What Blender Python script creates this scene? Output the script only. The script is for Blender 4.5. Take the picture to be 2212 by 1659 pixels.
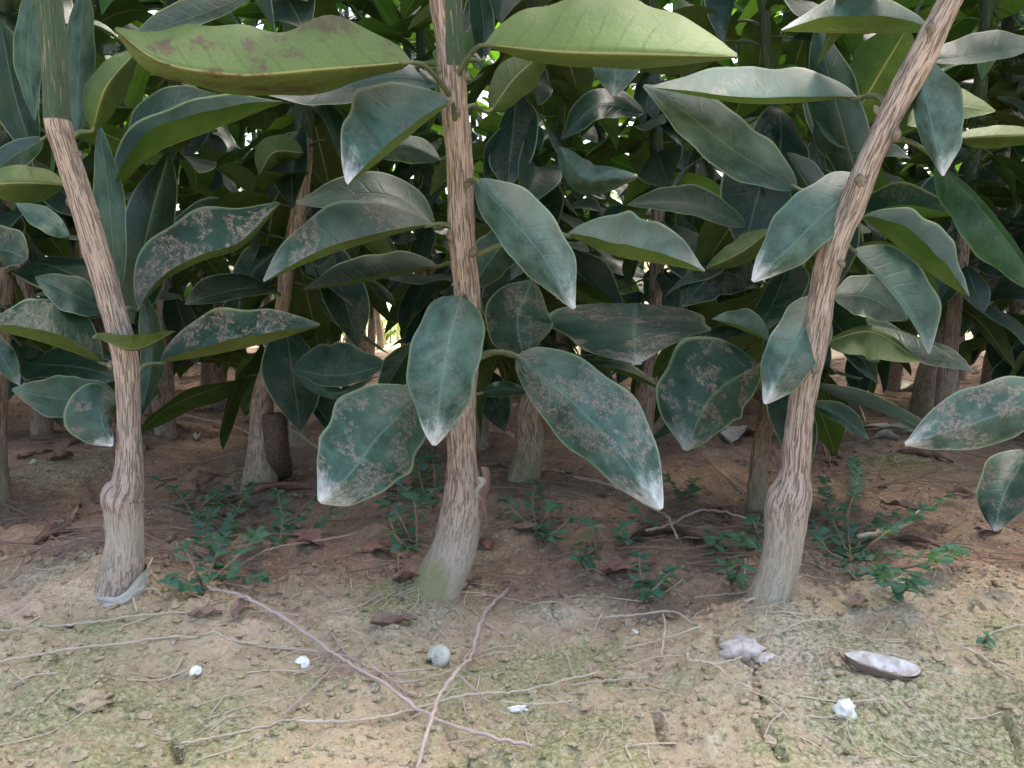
import bpy, math, random
import numpy as np
from mathutils import Vector, Matrix, Euler
random.seed(11); RNG = np.random.default_rng(7)
R = math.radians
sc = bpy.context.scene
for o in list(bpy.data.objects): bpy.data.objects.remove(o)
COL = sc.collection

# ------------------------------------------------------------------ camera
CAMH, PITCH, FPX = 0.16, R(6.2), 1736.0            # FPX: focal length for a 2212 px wide picture
cd = bpy.data.cameras.new('camera'); cam = bpy.data.objects.new('camera', cd); COL.objects.link(cam)
cam.location = (0, 0, CAMH); cam.rotation_euler = (R(90) - PITCH, 0, 0)
cd.sensor_width = 36; cd.lens = 36 * FPX / 2212; cd.clip_start = 0.01; cd.clip_end = 400
sc.camera = cam
# ------------------------------------------------------------------ sky, sun, exposure
SUN_EL, SUN_AZ = R(62), R(25)                      # azimuth from +Y (away from camera) towards +X
w = bpy.data.worlds.new('World'); sc.world = w; w.use_nodes = True
nt = w.node_tree; bg = nt.nodes['Background']
sky = nt.nodes.new('ShaderNodeTexSky'); sky.sky_type = 'NISHITA'; sky.sun_disc = False
sky.sun_elevation = SUN_EL; sky.sun_rotation = SUN_AZ
sky.air_density = 1.0; sky.dust_density = 6.0; sky.ozone_density = 0.6
nt.links.new(sky.outputs[0], bg.inputs[0]); bg.inputs[1].default_value = 0.15
sd = bpy.data.lights.new('sun', 'SUN'); so = bpy.data.objects.new('sun', sd); COL.objects.link(so)
sd.energy = 1.3; sd.angle = R(28); sd.color = (1, .95, .88)
sdir = Vector((math.sin(SUN_AZ) * math.cos(SUN_EL), math.cos(SUN_AZ) * math.cos(SUN_EL), math.sin(SUN_EL)))
so.rotation_euler = sdir.to_track_quat('Z', 'Y').to_euler()
sc.view_settings.view_transform = 'Standard'; sc.view_settings.look = 'None'
sc.view_settings.gamma = 1; sc.view_settings.use_curve_mapping = False
sc.view_settings.exposure = 2.38
sc.render.engine = 'CYCLES'
sc.cycles.max_bounces = 10; sc.cycles.diffuse_bounces = 5; sc.cycles.glossy_bounces = 3; sc.cycles.transmission_bounces = 6

# ------------------------------------------------------------------ survey helpers: where a picture point lies in the place
cp, sp = math.cos(PITCH), math.sin(PITCH)
CAM = np.array([0, 0, CAMH])
def ray(x, y):
    a = (x - 1106) / FPX; b = -(y - 829.5) / FPX
    return np.array([a, cp + b * sp, -sp + b * cp])
def atY(x, y, Y):
    r = ray(x, y); return CAM + r * (Y / r[1])

# ------------------------------------------------------------------ numpy noise
def _h(ix, iy, s):
    n = (ix.astype(np.int64) * 374761393 + iy.astype(np.int64) * 668265263 + s * 1442695041) & 0xffffffff
    n = ((n ^ (n >> 13)) * 1274126177) & 0xffffffff
    return ((n ^ (n >> 16)) & 0xffff) / 65535.0
def vnoise(x, y, s=0, per=None):
    x = np.asarray(x, float); y = np.asarray(y, float)
    ix = np.floor(x); iy = np.floor(y); fx = x - ix; fy = y - iy
    fx = fx * fx * fx * (fx * (fx * 6 - 15) + 10); fy = fy * fy * fy * (fy * (fy * 6 - 15) + 10)
    ix1 = ix + 1
    if per: ix = np.mod(ix, per); ix1 = np.mod(ix1, per)
    a = _h(ix, iy, s); b = _h(ix1, iy, s); c = _h(ix, iy + 1, s); d = _h(ix1, iy + 1, s)
    return (a + (b - a) * fx) * (1 - fy) + (c + (d - c) * fx) * fy - .5
def fbm(x, y, s=0, o=4):
    r = 0; a = 1
    for i in range(o):
        r = r + a * vnoise(x, y, s + i); a *= .5; x = x * 2.03 + 5.1; y = y * 2.03 + 9.7
    return r

# ------------------------------------------------------------------ ground relief
def flat(x, y):
    r = ray(x, y); t = CAMH / -r[2]; return CAM + r * t
def fl(px): return [flat(*p)[:2] for p in px]
CRACKS = [fl(c) for c in (
    [(1582, 1448), (1600, 1462), (1622, 1476), (1631, 1508), (1640, 1532), (1650, 1556)], [(1540, 1400), (1549, 1420), (1552, 1442)],
    [(2170, 1552), (2178, 1570), (2192, 1590), (2201, 1625)], [(1632, 1592), (1655, 1615), (1670, 1640), (1692, 1662)],
    [(372, 1600), (383, 1620), (388, 1650)], [(80, 1478), (100, 1470), (132, 1452)], [(288, 1546), (312, 1543), (336, 1536)],
    [(1008, 1606), (1018, 1622), (1020, 1645)], [(183, 1018), (196, 1035), (206, 1056)], [(2120, 1360), (2100, 1345), (2090, 1362)],
    [(1420, 1540), (1434, 1580), (1450, 1602)], [(1290, 1328), (1330, 1338), (1352, 1330)])]
BUMPS = [(1460, 1325, -.012, .035), (1590, 1390, .010, .03), (1760, 1400, .007, .05), (1850, 1370, -.006, .012), (110, 1080, -.012, .07),
         (170, 1190, .012, .05), (600, 1120, -.010, .06), (960, 1300, -.004, .03), (300, 1500, .006, .06), (2000, 1080, .010, .08),
         (1100, 1180, -.006, .05), (2150, 1250, .006, .05), (900, 1270, .004, .02), (215, 1530, .004, .012),
         (250, 1288, .006, .011), (225, 1290, .004, .008), (955, 1266, .006, .012), (905, 1262, .003, .008), (1650, 1296, .005, .011), (1700, 1290, .006, .009)]
def segd(x, y, p, q):
    dx, dy = q[0] - p[0], q[1] - p[1]; L = dx * dx + dy * dy
    t = np.clip(((x - p[0]) * dx + (y - p[1]) * dy) / L, 0, 1)
    return np.hypot(x - p[0] - t * dx, y - p[1] - t * dy)
def hgt(x, y):
    x = np.asarray(x, float); y = np.asarray(y, float)
    amp = np.clip(1.3 - .25 * y, .3, 1.3)
    z = .013 * fbm(x * 7, y * 7, 3, 3) * amp
    z = z + .0068 * fbm(x * 34, y * 34, 11, 3)
    cl = vnoise(x * 110 + 3 * vnoise(x * 60, y * 60, 71), y * 110, 21)
    z = z + .0015 * np.clip(cl * 2.2, -.45, .6) * (1 + 1.6 * fbm(x * 9, y * 9, 31, 2)) * (1 + np.clip((y - .42) * 8, 0, 1.2))
    z = z + .0016 * fbm(x * 260, y * 260, 41, 2)
    pl = fbm(x * 22, y * 22, 51, 2)                  # flaked crust: small terraces
    z = z + .0018 * np.round(pl * 5) / 2.5 * np.clip(fbm(x * 5, y * 5, 61, 2) + .6, 0, 1)
    for bx, by, a, s in BUMPS:
        c = flat(bx, by); z = z + a * np.exp(-((x - c[0]) ** 2 + (y - c[1]) ** 2) / (2 * s * s))
    return z
def hcrack(x, y):
    z = np.zeros_like(x)
    m = (np.abs(x) < .5) & (y < 1.0) & (y > .2)
    xs, ys = x[m], y[m]; wob = .0016 * fbm(xs * 150, ys * 150, 91, 2)
    zz = np.zeros_like(xs)
    for c in CRACKS:
        d = np.full_like(xs, 9.)
        for p, q in zip(c, c[1:]): d = np.minimum(d, segd(xs, ys, p, q))
        zz = np.minimum(zz, -.008 * np.clip(1 - (d + wob) / .0015, 0, 1))
    z[m] = zz; return z
def gz(x, y): return float(hgt(np.array([x]), np.array([y]))[0])
def gnd(x, y):
    p = flat(x, y)
    for _ in range(4):
        h = gz(p[0], p[1]); r = ray(x, y); p = CAM + r * ((CAMH - h) / -r[2])
    return p

# ------------------------------------------------------------------ node helper + materials
def mat(name):
    m = bpy.data.materials.new(name); m.use_nodes = True; t = m.node_tree
    b = t.nodes['Principled BSDF']
    def N(ty, **kw):
        n = t.nodes.new(ty)
        for k, v in kw.items():
            if k == 'inp':
                for i, x in v.items(): n.inputs[i].default_value = x
            else: setattr(n, k, v)
        return n
    def L(a, c): t.links.new(a, c)
    def mix(f, a, c):
        n = N('ShaderNodeMix', data_type='RGBA')
        for s, v in ((n.inputs[0], f), (n.inputs[6], a), (n.inputs[7], c)):
            if hasattr(v, 'is_output'): L(v, s)
            elif isinstance(v, (tuple, list)): s.default_value = (*v, 1)
            else: s.default_value = v
        return n.outputs[2]
    def mth(op, a, c=0.0, cl=False):
        n = N('ShaderNodeMath', operation=op, use_clamp=cl)
        for s, v in ((n.inputs[0], a), (n.inputs[1], c)):
            if hasattr(v, 'is_output'): L(v, s)
            else: s.default_value = v
        return n.outputs[0]
    def ramp(f, lo, hi):
        n = N('ShaderNodeMapRange', interpolation_type='SMOOTHSTEP', inp={1: lo, 2: hi}); L(f, n.inputs[0]); return n.outputs[0]
    def noise(vec, scale, det=3, rough=.55, dist=0):
        n = N('ShaderNodeTexNoise', inp={'Scale': scale, 'Detail': det, 'Roughness': rough, 'Distortion': dist})
        if vec is not None: L(vec, n.inputs['Vector'])
        return n.outputs[0]
    def bump(h, s, d, nrm=None):
        n = N('ShaderNodeBump', inp={'Strength': s, 'Distance': d}); L(h, n.inputs['Height'])
        if nrm is not None: L(nrm, n.inputs['Normal'])
        return n.outputs[0]
    return m, t, b, N, L, mix, mth, ramp, noise, bump

def leaf_material(name, top, top2, under, under2, trans, tw):
    m, t, b, N, L, mix, mth, ramp, noise, bump = mat(name)
    uv = N('ShaderNodeUVMap').outputs[0]; oi = N('ShaderNodeObjectInfo')
    sep = N('ShaderNodeSeparateXYZ'); L(uv, sep.inputs[0])
    u, vv = sep.outputs[0], sep.outputs[1]
    v = mth('ABSOLUTE', mth('MULTIPLY', mth('SUBTRACT', vv, .5), 2))
    spots = N('ShaderNodeSeparateColor'); L(oi.outputs['Color'], spots.inputs[0])
    sR, sG, sB = spots.outputs[0], spots.outputs[1], spots.outputs[2]
    # leaf coordinates shifted for every leaf
    cx = N('ShaderNodeCombineXYZ'); L(mth('MULTIPLY', u, 2.2), cx.inputs[0]); L(vv, cx.inputs[1]); L(mth('MULTIPLY', oi.outputs['Random'], 37.0), cx.inputs[2])
    P = cx.outputs[0]
    n1 = noise(P, 3.2, 4, .6); n2 = noise(P, 16, 4, .6); n3 = noise(P, 60, 2, .5)
    c = mix(ramp(n1, .3, .7), top, top2)
    c = mix(mth('MULTIPLY', oi.outputs['Random'], .5), c, tuple(x * .6 for x in top))
    # side veins and midrib
    wv = mth('SINE', mth('ADD', mth('MULTIPLY', mth('SUBTRACT', u, mth('MULTIPLY', v, .13)), 62), mth('MULTIPLY', n1, 3)))
    vein = mth('MULTIPLY', ramp(wv, .75, 1.0), mth('SUBTRACT', 1, ramp(v, .5, .95)))
    rib = mth('SUBTRACT', 1, ramp(v, .012, .05)); 
    c = mix(mth('MULTIPLY', vein, .07), c, tuple(min(1, x * 1.9 + .01) for x in top2))
    c = mix(mth('MULTIPLY', rib, .42), c, (.17, .24, .15))
    edge = ramp(v, .92, .985)
    c = mix(mth('MULTIPLY', edge, .8), c, (.26, .34, .17))
    # dust film
    d = mth('MULTIPLY', ramp(mth('ADD', mth('MULTIPLY', n1, .8), mth('MULTIPLY', n2, .22)), .15, .72), sB, True)
    c = mix(d, c, mix(n1, (.095, .185, .145), (.155, .25, .205)))
    # brown scurf spots, gathered on one part of the blade
    reg = ramp(mth('ADD', noise(P, 2.4, 2, .5), mth('MULTIPLY', n2, .25)), .56, .72)
    sp = mth('MULTIPLY', mth('MULTIPLY', ramp(mth('ADD', mth('MULTIPLY', n2, .55), mth('MULTIPLY', n3, .5)), .46, .66), ramp(mth('ADD', reg, mth('MULTIPLY', sR, .16)), .35, 1.0)), sR, True)
    c = mix(sp, c, mix(n3, (.21, .145, .11), (.38, .295, .24)))
    # fine pale flecks
    fk = mth('MULTIPLY', ramp(n3, .68, .76), mth('MULTIPLY', sB, .7)); c = mix(fk, c, (.5, .52, .46))
    # whitish tint growing towards the leaf tip
    tp = mth('MULTIPLY', ramp(mth('ADD', u, mth('MULTIPLY', mth('ADD', mth('SUBTRACT', n1, .5), mth('MULTIPLY', mth('SUBTRACT', n2, .5), .5)), .30)), .79, 1.03), sG, True)
    tp2 = mth('MULTIPLY', mth('MULTIPLY', ramp(u, .45, 1.0), mth('MULTIPLY', ramp(mth('ADD', mth('MULTIPLY', n1, .6), mth('MULTIPLY', n2, .4)), .35, .75), ramp(vv, .5, .05))), mth('MULTIPLY', sG, .5), True)
    c = mix(tp2, c, (.42, .48, .45)); c = mix(tp, c, (.80, .78, .72))
    # underside; the dust channel brightens it here, painting in light through the blade
    cu = mix(mth('MULTIPLY', sB, .8), mix(ramp(n1, .3, .7), under, under2), mix(n2, (.12, .185, .04), (.215, .30, .09)))
    cu = mix(mth('MULTIPLY', vein, .18), cu, tuple(x * .75 for x in under)); cu = mix(mth('MULTIPLY', rib, .7), cu, (.42, .40, .20))
    cu = mix(mth('MULTIPLY', ramp(n3, .62, .74), .35), cu, (.42, .30, .14))
    blot = mth('MULTIPLY', mth('MULTIPLY', ramp(noise(P, 4.0, 5, .7), .49, .62), mth('MULTIPLY', sR, sR)), .85); cu = mix(blot, cu, (.10, .06, .035))
    bf = N('ShaderNodeNewGeometry').outputs['Backfacing']
    col = mix(bf, c, cu); L(col, b.inputs['Base Color'])
    rg = N('ShaderNodeMix', data_type='FLOAT'); L(bf, rg.inputs[0]); rg.inputs[3].default_value = .65
    L(mth('ADD', mth('ADD', .33, mth('MULTIPLY', n2, .16)), mth('MULTIPLY', mth('ADD', sp, d), .35)), rg.inputs[2]); L(rg.outputs[0], b.inputs['Roughness'])
    b.inputs['Specular IOR Level'].default_value = .30
    hh = mth('ADD', mth('MULTIPLY', vein, -.5), mth('ADD', mth('MULTIPLY', rib, -.8), mth('ADD', n2, mth('MULTIPLY', sp, .4))))
    L(bump(hh, .32, .0008), b.inputs['Normal'])
    tr = N('ShaderNodeBsdfTranslucent'); L(mix(mth('MULTIPLY', sp, .8), trans, (.05, .03, .01)), tr.inputs[0])
    ms = N('ShaderNodeMixShader', inp={0: tw}); L(b.outputs[0], ms.inputs[1]); L(tr.outputs[0], ms.inputs[2])
    L(ms.outputs[0], t.nodes['Material Output'].inputs[0]); return m
M_LEAF = leaf_material('citrus_leaf', (.006, .026, .014), (.012, .046, .023), (.045, .078, .018), (.075, .115, .030), (.05, .19, .015), .09)
M_BACKLIT = leaf_material('backlit_citrus_leaf', (.05, .13, .025), (.08, .18, .035), (.13, .21, .05), (.17, .26, .07), (.20, .45, .03), .30)  # yellow-green upper leaves, brightened to stand for leaves lit through by the sun
M_WEED = leaf_material('weed_leaf', (.045, .155, .085), (.085, .21, .13), (.10, .19, .11), (.13, .22, .13), (.15, .42, .08), .25)
M_GLOW = leaf_material('pale_weed_leaf', (.10, .22, .03), (.16, .28, .04), (.2, .3, .08), (.25, .33, .1), (.35, .55, .05), .3)

def dead_material(name, a, c2):
    m, t, b, N, L, mix, mth, ramp, noise, bump = mat(name)
    uv = N('ShaderNodeUVMap').outputs[0]; oi = N('ShaderNodeObjectInfo')
    mp = N('ShaderNodeVectorMath', operation='ADD'); L(uv, mp.inputs[0])
    cx = N('ShaderNodeCombineXYZ'); L(mth('MULTIPLY', oi.outputs['Random'], 31.), cx.inputs[2]); L(cx.outputs[0], mp.inputs[1])
    n1 = noise(mp.outputs[0], 4, 4); n2 = noise(mp.outputs[0], 40, 3)
    c = mix(ramp(n1, .3, .7), a, c2); c = mix(ramp(n2, .55, .7), c, tuple(x * .55 for x in a))
    c = mix(oi.outputs['Random'], c, mix(.3, c, tuple(x * .6 for x in a)))
    L(c, b.inputs['Base Color']); b.inputs['Roughness'].default_value = .75
    L(bump(mth('ADD', n1, n2), .5, .001), b.inputs['Normal']); return m
M_DEAD = dead_material('dry_leaf', (.25, .15, .11), (.36, .24, .17))
M_DEADRED = dead_material('reddish_dry_leaf', (.24, .115, .085), (.33, .19, .145))
M_DEADPALE = dead_material('bleached_dry_leaf', (.55, .50, .42), (.68, .64, .56))
M_STRAW = dead_material('dry_straw', (.55, .44, .31), (.70, .60, .46))
M_LITTER = dead_material('weathered_straw', (.26, .18, .13), (.40, .30, .22))
M_TWIG = dead_material('dry_twig_bark', (.48, .36, .295), (.62, .49, .41))
M_SHELLG = dead_material('algae_stained_shell', (.66, .64, .54), (.46, .46, .28))
M_SHELLB = dead_material('brown_shell_skin', (.22, .15, .12), (.36, .26, .21))
M_TAPE = dead_material('old_grafting_tape', (.38, .35, .29), (.58, .53, .45))
M_WEEDSTEM = dead_material('reddish_weed_stem', (.30, .17, .13), (.36, .28, .16))
M_GRASS = dead_material('field_grass_blade', (.36, .42, .16), (.55, .54, .30))

def bark_material():
    m, t, b, N, L, mix, mth, ramp, noise, bump = mat('citrus_bark')
    at = N('ShaderNodeAttribute', attribute_name='bco').outputs['Vector']
    gr = N('ShaderNodeAttribute', attribute_name='green').outputs['Fac']
    pa = N('ShaderNodeAttribute', attribute_name='pale').outputs['Fac']
    ms_ = N('ShaderNodeAttribute', attribute_name='moss').outputs['Fac']
    fis = N('ShaderNodeAttribute', attribute_name='fis').outputs['Fac']
    n1 = noise(at, 2.4, 3, .55, .9); n2 = noise(at, 9, 4, .65, .3); n3 = noise(at, 30, 2, .6); nl = noise(at, .5, 2)
    c = mix(ramp(n2, .35, .65), (.42, .325, .25), (.58, .465, .365))
    c = mix(ramp(nl, .4, .7), c, mix(n3, (.48, .345, .28), (.58, .44, .365)))
    c = mix(mth('MULTIPLY', ramp(mth('ADD', n1, mth('MULTIPLY', n3, .12)), .555, .60), mth('MULTIPLY', fis, .9)), c, (.15, .12, .085))
    c = mix(pa, c, mix(n3, (.49, .42, .315), (.63, .545, .43)))
    c = mix(mth('MULTIPLY', ramp(mth('ADD', ms_, mth('ADD', mth('MULTIPLY', mth('SUBTRACT', n2, .5), .8), mth('MULTIPLY', mth('SUBTRACT', nl, .5), .8))), .25, .85), .75), c, mix(n3, (.19, .20, .06), (.34, .345, .13)))
    g = ramp(mth('ADD', gr, mth('MULTIPLY', mth('SUBTRACT', n2, .5), .35)), .44, .54)
    gc = mix(ramp(n1, .35, .65), (.045, .085, .045), (.075, .12, .06)); gc = mix(mth('MULTIPLY', ramp(n1, .60, .64), .9), gc, (.32, .28, .18))
    c = mix(g, c, gc); L(c, b.inputs['Base Color']); b.inputs['Roughness'].default_value = .8
    L(bump(mth('ADD', mth('MULTIPLY', ramp(n1, .62, .5), fis), mth('ADD', mth('MULTIPLY', n2, .6), mth('MULTIPLY', n3, .3))), .7, .0012), b.inputs['Normal'])
    return m
M_BARK = bark_material()
def plain(name, a, c2, sc_=60, ro=.8):
    m, t, b, N, L, mix, mth, ramp, noise, bump = mat(name)
    co = N('ShaderNodeTexCoord').outputs['Object']; n = noise(co, sc_ * 10, 3)
    L(mix(ramp(n, .3, .7), a, c2), b.inputs['Base Color']); b.inputs['Roughness'].default_value = ro
    L(bump(n, .3, .0006), b.inputs['Normal']); return m
M_PET = plain('petiole_skin', (.085, .11, .05), (.14, .16, .075), 40, .6)
M_SHELL = plain('white_shell', (.86, .84, .78), (.74, .72, .64), 60, .5)
M_CHALK = plain('chalk', (.84, .82, .76), (.60, .56, .48), 40, .9)
M_STUB = plain('rotten_stub', (.07, .048, .038), (.15, .105, .08), 40, .9)
M_CLOD = plain('pale_clod', (.38, .32, .27), (.60, .53, .46), 30, .9)
M_PEARL = plain('shell_lining', (.80, .77, .71), (.44, .35, .28), 16, .6)
M_NODE = plain('leaf_scar_cork', (.12, .10, .07), (.22, .18, .13), 60)
def ground_material():
    m, t, b, N, L, mix, mth, ramp, noise, bump = mat('orchard_soil')
    co = N('ShaderNodeNewGeometry').outputs['Position']
    A = lambda n: N('ShaderNodeAttribute', attribute_name=n).outputs['Fac']
    n0 = noise(co, 17, 3, .6); n5 = noise(co, 9, 2, .5); n1 = noise(co, 28, 4, .65); n2 = noise(co, 120, 4, .65); n3 = noise(co, 520, 3, .6); n4 = noise(co, 1500, 2, .6)
    c = mix(ramp(n1, .32, .68), (.385, .28, .18), (.55, .42, .275))
    c = mix(ramp(n2, .5, .72), c, (.66, .53, .37))
    c = mix(mth('MULTIPLY', ramp(n0, .50, .62), .75), c, mix(n2, (.43, .29, .20), (.60, .435, .31)))
    c = mix(mth('MULTIPLY', ramp(n5, .48, .60), .6), c, mix(n2, (.34, .26, .14), (.53, .415, .26)))
    c = mix(mth('MULTIPLY', A('red'), mth('ADD', .55, mth('MULTIPLY', ramp(n1, .3, .6), .4))), c, mix(n2, (.118, .060, .046), (.235, .132, .103)))  # reddish bed soil, darkened to put the canopy shade into its colour
    tan = ramp(mth('ADD', A('tan'), mth('ADD', mth('MULTIPLY', mth('SUBTRACT', n1, .5), .9), mth('MULTIPLY', mth('SUBTRACT', n0, .5), -1.6))), .40, .85)
    c = mix(mth('MULTIPLY', tan, .7), c, mix(n2, (.38, .295, .165), (.58, .465, .295)))
    gy = ramp(mth('ADD', A('grey'), mth('MULTIPLY', mth('SUBTRACT', n2, .5), 1.2)), .35, .75)
    c = mix(mth('MULTIPLY', gy, .75), c, mix(ramp(n3, .35, .65), (.20, .19, .125), (.54, .475, .345)))
    mo = ramp(mth('ADD', A('moss'), mth('ADD', mth('MULTIPLY', mth('SUBTRACT', n1, .5), 1.0), mth('MULTIPLY', mth('SUBTRACT', n2, .5), 1.1))), .26, .70)
    c = mix(mth('MULTIPLY', mo, .75), c, mix(ramp(n3, .35, .65), (.155, .165, .06), (.35, .345, .17)))
    c = mix(mth('MULTIPLY', ramp(n3, .56, .68), .45), c, (.55, .47, .38))
    c = mix(mth('MULTIPLY', ramp(n3, .44, .32), .45), c, (.12, .085, .06)); c = mix(mth('MULTIPLY', ramp(n4, .40, .28), .35), c, (.10, .07, .05)); c = mix(mth('MULTIPLY', ramp(n2, .40, .28), .35), c, (.15, .11, .075))
    c = mix(mth('MULTIPLY', A('field'), .85), c, mix(n1, (.42, .44, .22), (.62, .58, .42)))  # field ground, its colour made paler to stand for strong sunlight
    L(c, b.inputs['Base Color']); b.inputs['Roughness'].default_value = .9; b.inputs['Specular IOR Level'].default_value = .25
    h = mth('ADD', mth('MULTIPLY', n2, 1.0), mth('ADD', mth('MULTIPLY', n3, .55), mth('MULTIPLY', n4, .22)))
    L(bump(h, .75, .0034), b.inputs['Normal']); return m
M_SOIL = ground_material()

# ------------------------------------------------------------------ object helpers
def link(o): COL.objects.link(o); return o
def tag(o, label=None, cat=None, group=None, kind=None):
    if label: o['label'] = label
    if cat: o['category'] = cat
    if group: o['group'] = group
    if kind: o['kind'] = kind
    return o
def empty(name, loc, **k):
    o = bpy.data.objects.new(name, None); o.empty_display_size = .02; o.location = Vector(loc); link(o); return tag(o, **k)
def mesh(name, V, Fc, m, smooth=True, uv=None, attrs=None):
    me = bpy.data.meshes.new(name); me.from_pydata([tuple(v) for v in V], [], [tuple(f) for f in Fc])
    if smooth: me.polygons.foreach_set('use_smooth', [True] * len(me.polygons))
    if uv is not None:
        ul = me.uv_layers.new(name='UVMap'); li = np.empty(len(me.loops), int); me.loops.foreach_get('vertex_index', li)
        ul.data.foreach_set('uv', np.asarray(uv, float)[li].ravel())
    for k, (ty, d) in (attrs or {}).items():
        a = me.attributes.new(k, ty, 'POINT'); a.data.foreach_set('vector' if ty == 'FLOAT_VECTOR' else 'value', np.asarray(d, float).ravel())
    me.materials.append(m); me.update(); return me
def obj(name, me, parent=None, loc=(0, 0, 0)):
    o = bpy.data.objects.new(name, me); o.location = Vector(loc); link(o)
    if parent: o.parent = parent
    return o
def gridf(nu, nv, flip=False):
    F = []
    for i in range(nu - 1):
        for j in range(nv - 1):
            a = i * nv + j; q = (a, a + nv, a + nv + 1, a + 1); F.append(q[::-1] if flip else q)
    return F
def spline(P, n):
    P = np.asarray(P, float); k = len(P)
    if k == 2: return P[0] + (P[1] - P[0]) * np.linspace(0, 1, n)[:, None]
    seg = np.r_[0, np.cumsum(np.linalg.norm(np.diff(P[:, :3], axis=0), axis=1))]; seg /= seg[-1]
    mt = np.gradient(P, seg, axis=0) if k > 2 else None
    T = np.linspace(0, 1, n); out = np.empty((n, P.shape[1]))
    ii = np.clip(np.searchsorted(seg, T, 'right') - 1, 0, k - 2)
    for o, (t, i) in enumerate(zip(T, ii)):
        h = seg[i + 1] - seg[i]; s = (t - seg[i]) / h
        out[o] = (2*s**3-3*s*s+1)*P[i] + (s**3-2*s*s+s)*h*mt[i] + (-2*s**3+3*s*s)*P[i+1] + (s**3-s*s)*h*mt[i+1]
    return out
def frames(C):
    T = np.gradient(C, axis=0); T /= np.linalg.norm(T, axis=1)[:, None]
    r = np.array([1., 0, 0]); A = []; B = []
    if abs(T[0] @ r) > .9: r = np.array([0, 0, 1.])
    for t in T:
        a = r - t * (r @ t); a /= np.linalg.norm(a); b = np.cross(t, a); A.append(a); B.append(b); r = a
    return np.array(A), np.array(B)
def tube(C, rad, seg=6, cap=True):
    C = np.asarray(C, float); n = len(C); rad = np.broadcast_to(rad, (n,)); A, B = frames(C)
    th = np.arange(seg) * 2 * math.pi / seg
    V = (C[:, None] + rad[:, None, None] * (np.cos(th)[None, :, None] * A[:, None] + np.sin(th)[None, :, None] * B[:, None])).reshape(-1, 3)
    F = [(i*seg+j, i*seg+(j+1) % seg, (i+1)*seg+(j+1) % seg, (i+1)*seg+j) for i in range(n-1) for j in range(seg)]
    if cap: F += [tuple(range(seg))[::-1], tuple(range((n-1)*seg, n*seg))]
    L = np.r_[0, np.cumsum(np.linalg.norm(np.diff(C, axis=0), axis=1))]
    UV = np.stack([np.repeat(L * 30, seg), np.tile(np.arange(seg) / seg, n)], 1)
    return V, F, UV

# ------------------------------------------------------------------ the ground sheet
def axis(lo, hi, c0, c1, st, g, mx):
    a = list(np.arange(c0, c1, st)); s = st; x = a[-1]
    while x < hi: s = min(s * g, mx); x += s; a.append(x)
    s = st; x = c0; b = []
    while x > lo: s = min(s * g, mx); x -= s; b.append(x)
    return np.array(b[::-1] + a)
gx = axis(-90, 90, -.36, .36, .00115, 1.03, 9); gy = axis(-12, 200, .235, .56, .00115, 1.016, 9)
X, Y = np.meshgrid(gx, gy); Z = hgt(X, Y) + hcrack(X, Y)
far = np.clip((np.hypot(X, Y) - 2.5) / 2, 0, 1); Z = Z * (1 - far * .6)
n0, n1 = X.shape
me = bpy.data.meshes.new('ground'); me.vertices.add(n0 * n1)
me.vertices.foreach_set('co', np.stack([X, Y, Z], -1).ravel())
idx = np.arange(n0 * n1).reshape(n0, n1)
q = np.stack([idx[:-1, :-1], idx[:-1, 1:], idx[1:, 1:], idx[1:, :-1]], -1).reshape(-1, 4)
me.loops.add(q.size); me.polygons.add(len(q))
me.loops.foreach_set('vertex_index', q.ravel()); me.polygons.foreach_set('loop_start', np.arange(len(q)) * 4)
me.polygons.foreach_set('use_smooth', np.ones(len(q), bool))
def blobs(L):
    r = np.zeros_like(X)
    for bx, by, s, a in L:
        c = flat(bx, by); r = np.maximum(r, a * np.exp(-((X - c[0]) ** 2 + ((Y - c[1]) * .8) ** 2) / (2 * s * s)))
    return r
MOSS = blobs([(60, 1560, .03, .85), (330, 1640, .04, .75), (480, 1590, .02, .6), (680, 1470, .02, .5), (1300, 1420, .02, .6), (1420, 1480, .02, .5), (860, 1285, .018, .7), (1230, 1640, .03, .4),
              (1420, 1620, .02, .5), (1930, 1010, .03, .9), (2060, 1020, .03, .7), (1960, 930, .05, .6), (1000, 1280, .02, .5), (220, 1440, .02, .5), (900, 1520, .02, .4), (2100, 1330, .02, .4), (1680, 1640, .02, .5)])
GREY = blobs([(1760, 1400, .03, .85), (1950, 1360, .03, .6), (1900, 1540, .05, .8), (2120, 1600, .04, .6), (110, 1270, .02, .7), (1320, 1560, .03, .5), (1620, 1580, .03, .5), (150, 1010, .05, .8), (560, 1040, .06, .6), (430, 1190, .03, .6), (1050, 1180, .04, .5), (930, 1310, .02, .6), (1160, 1290, .02, .6), (40, 1600, .02, .6), (2150, 1290, .04, .5)])
MOSS = np.maximum(MOSS, np.clip((.41 - Y) / .05, 0, 1) * np.clip(.22 + 1.4 * fbm(X * 11, Y * 11, 201, 2), 0, .6))
TAN = np.clip((.42 - Y) / .06, 0, 1) * .75; RED_SHADE = np.clip((Y - .40) / .06, 0, 1) * .8 + blobs([(1450, 1320, .02, .8)])  # red mask: reddish soil tone plus shade painted under the rows
FIELD = np.clip((Y - 2.3 + .5 * fbm(X * 1.3, Y * 1.3, 5, 3)) / .4, 0, 1)
for k, d in (('moss', MOSS), ('grey', GREY), ('tan', TAN), ('red', RED_SHADE), ('field', FIELD)):
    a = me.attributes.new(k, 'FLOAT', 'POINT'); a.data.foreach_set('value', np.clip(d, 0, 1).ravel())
me.materials.append(M_SOIL); me.update(calc_edges=True); me.validate()
tag(obj('ground', me), kind='structure')

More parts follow.
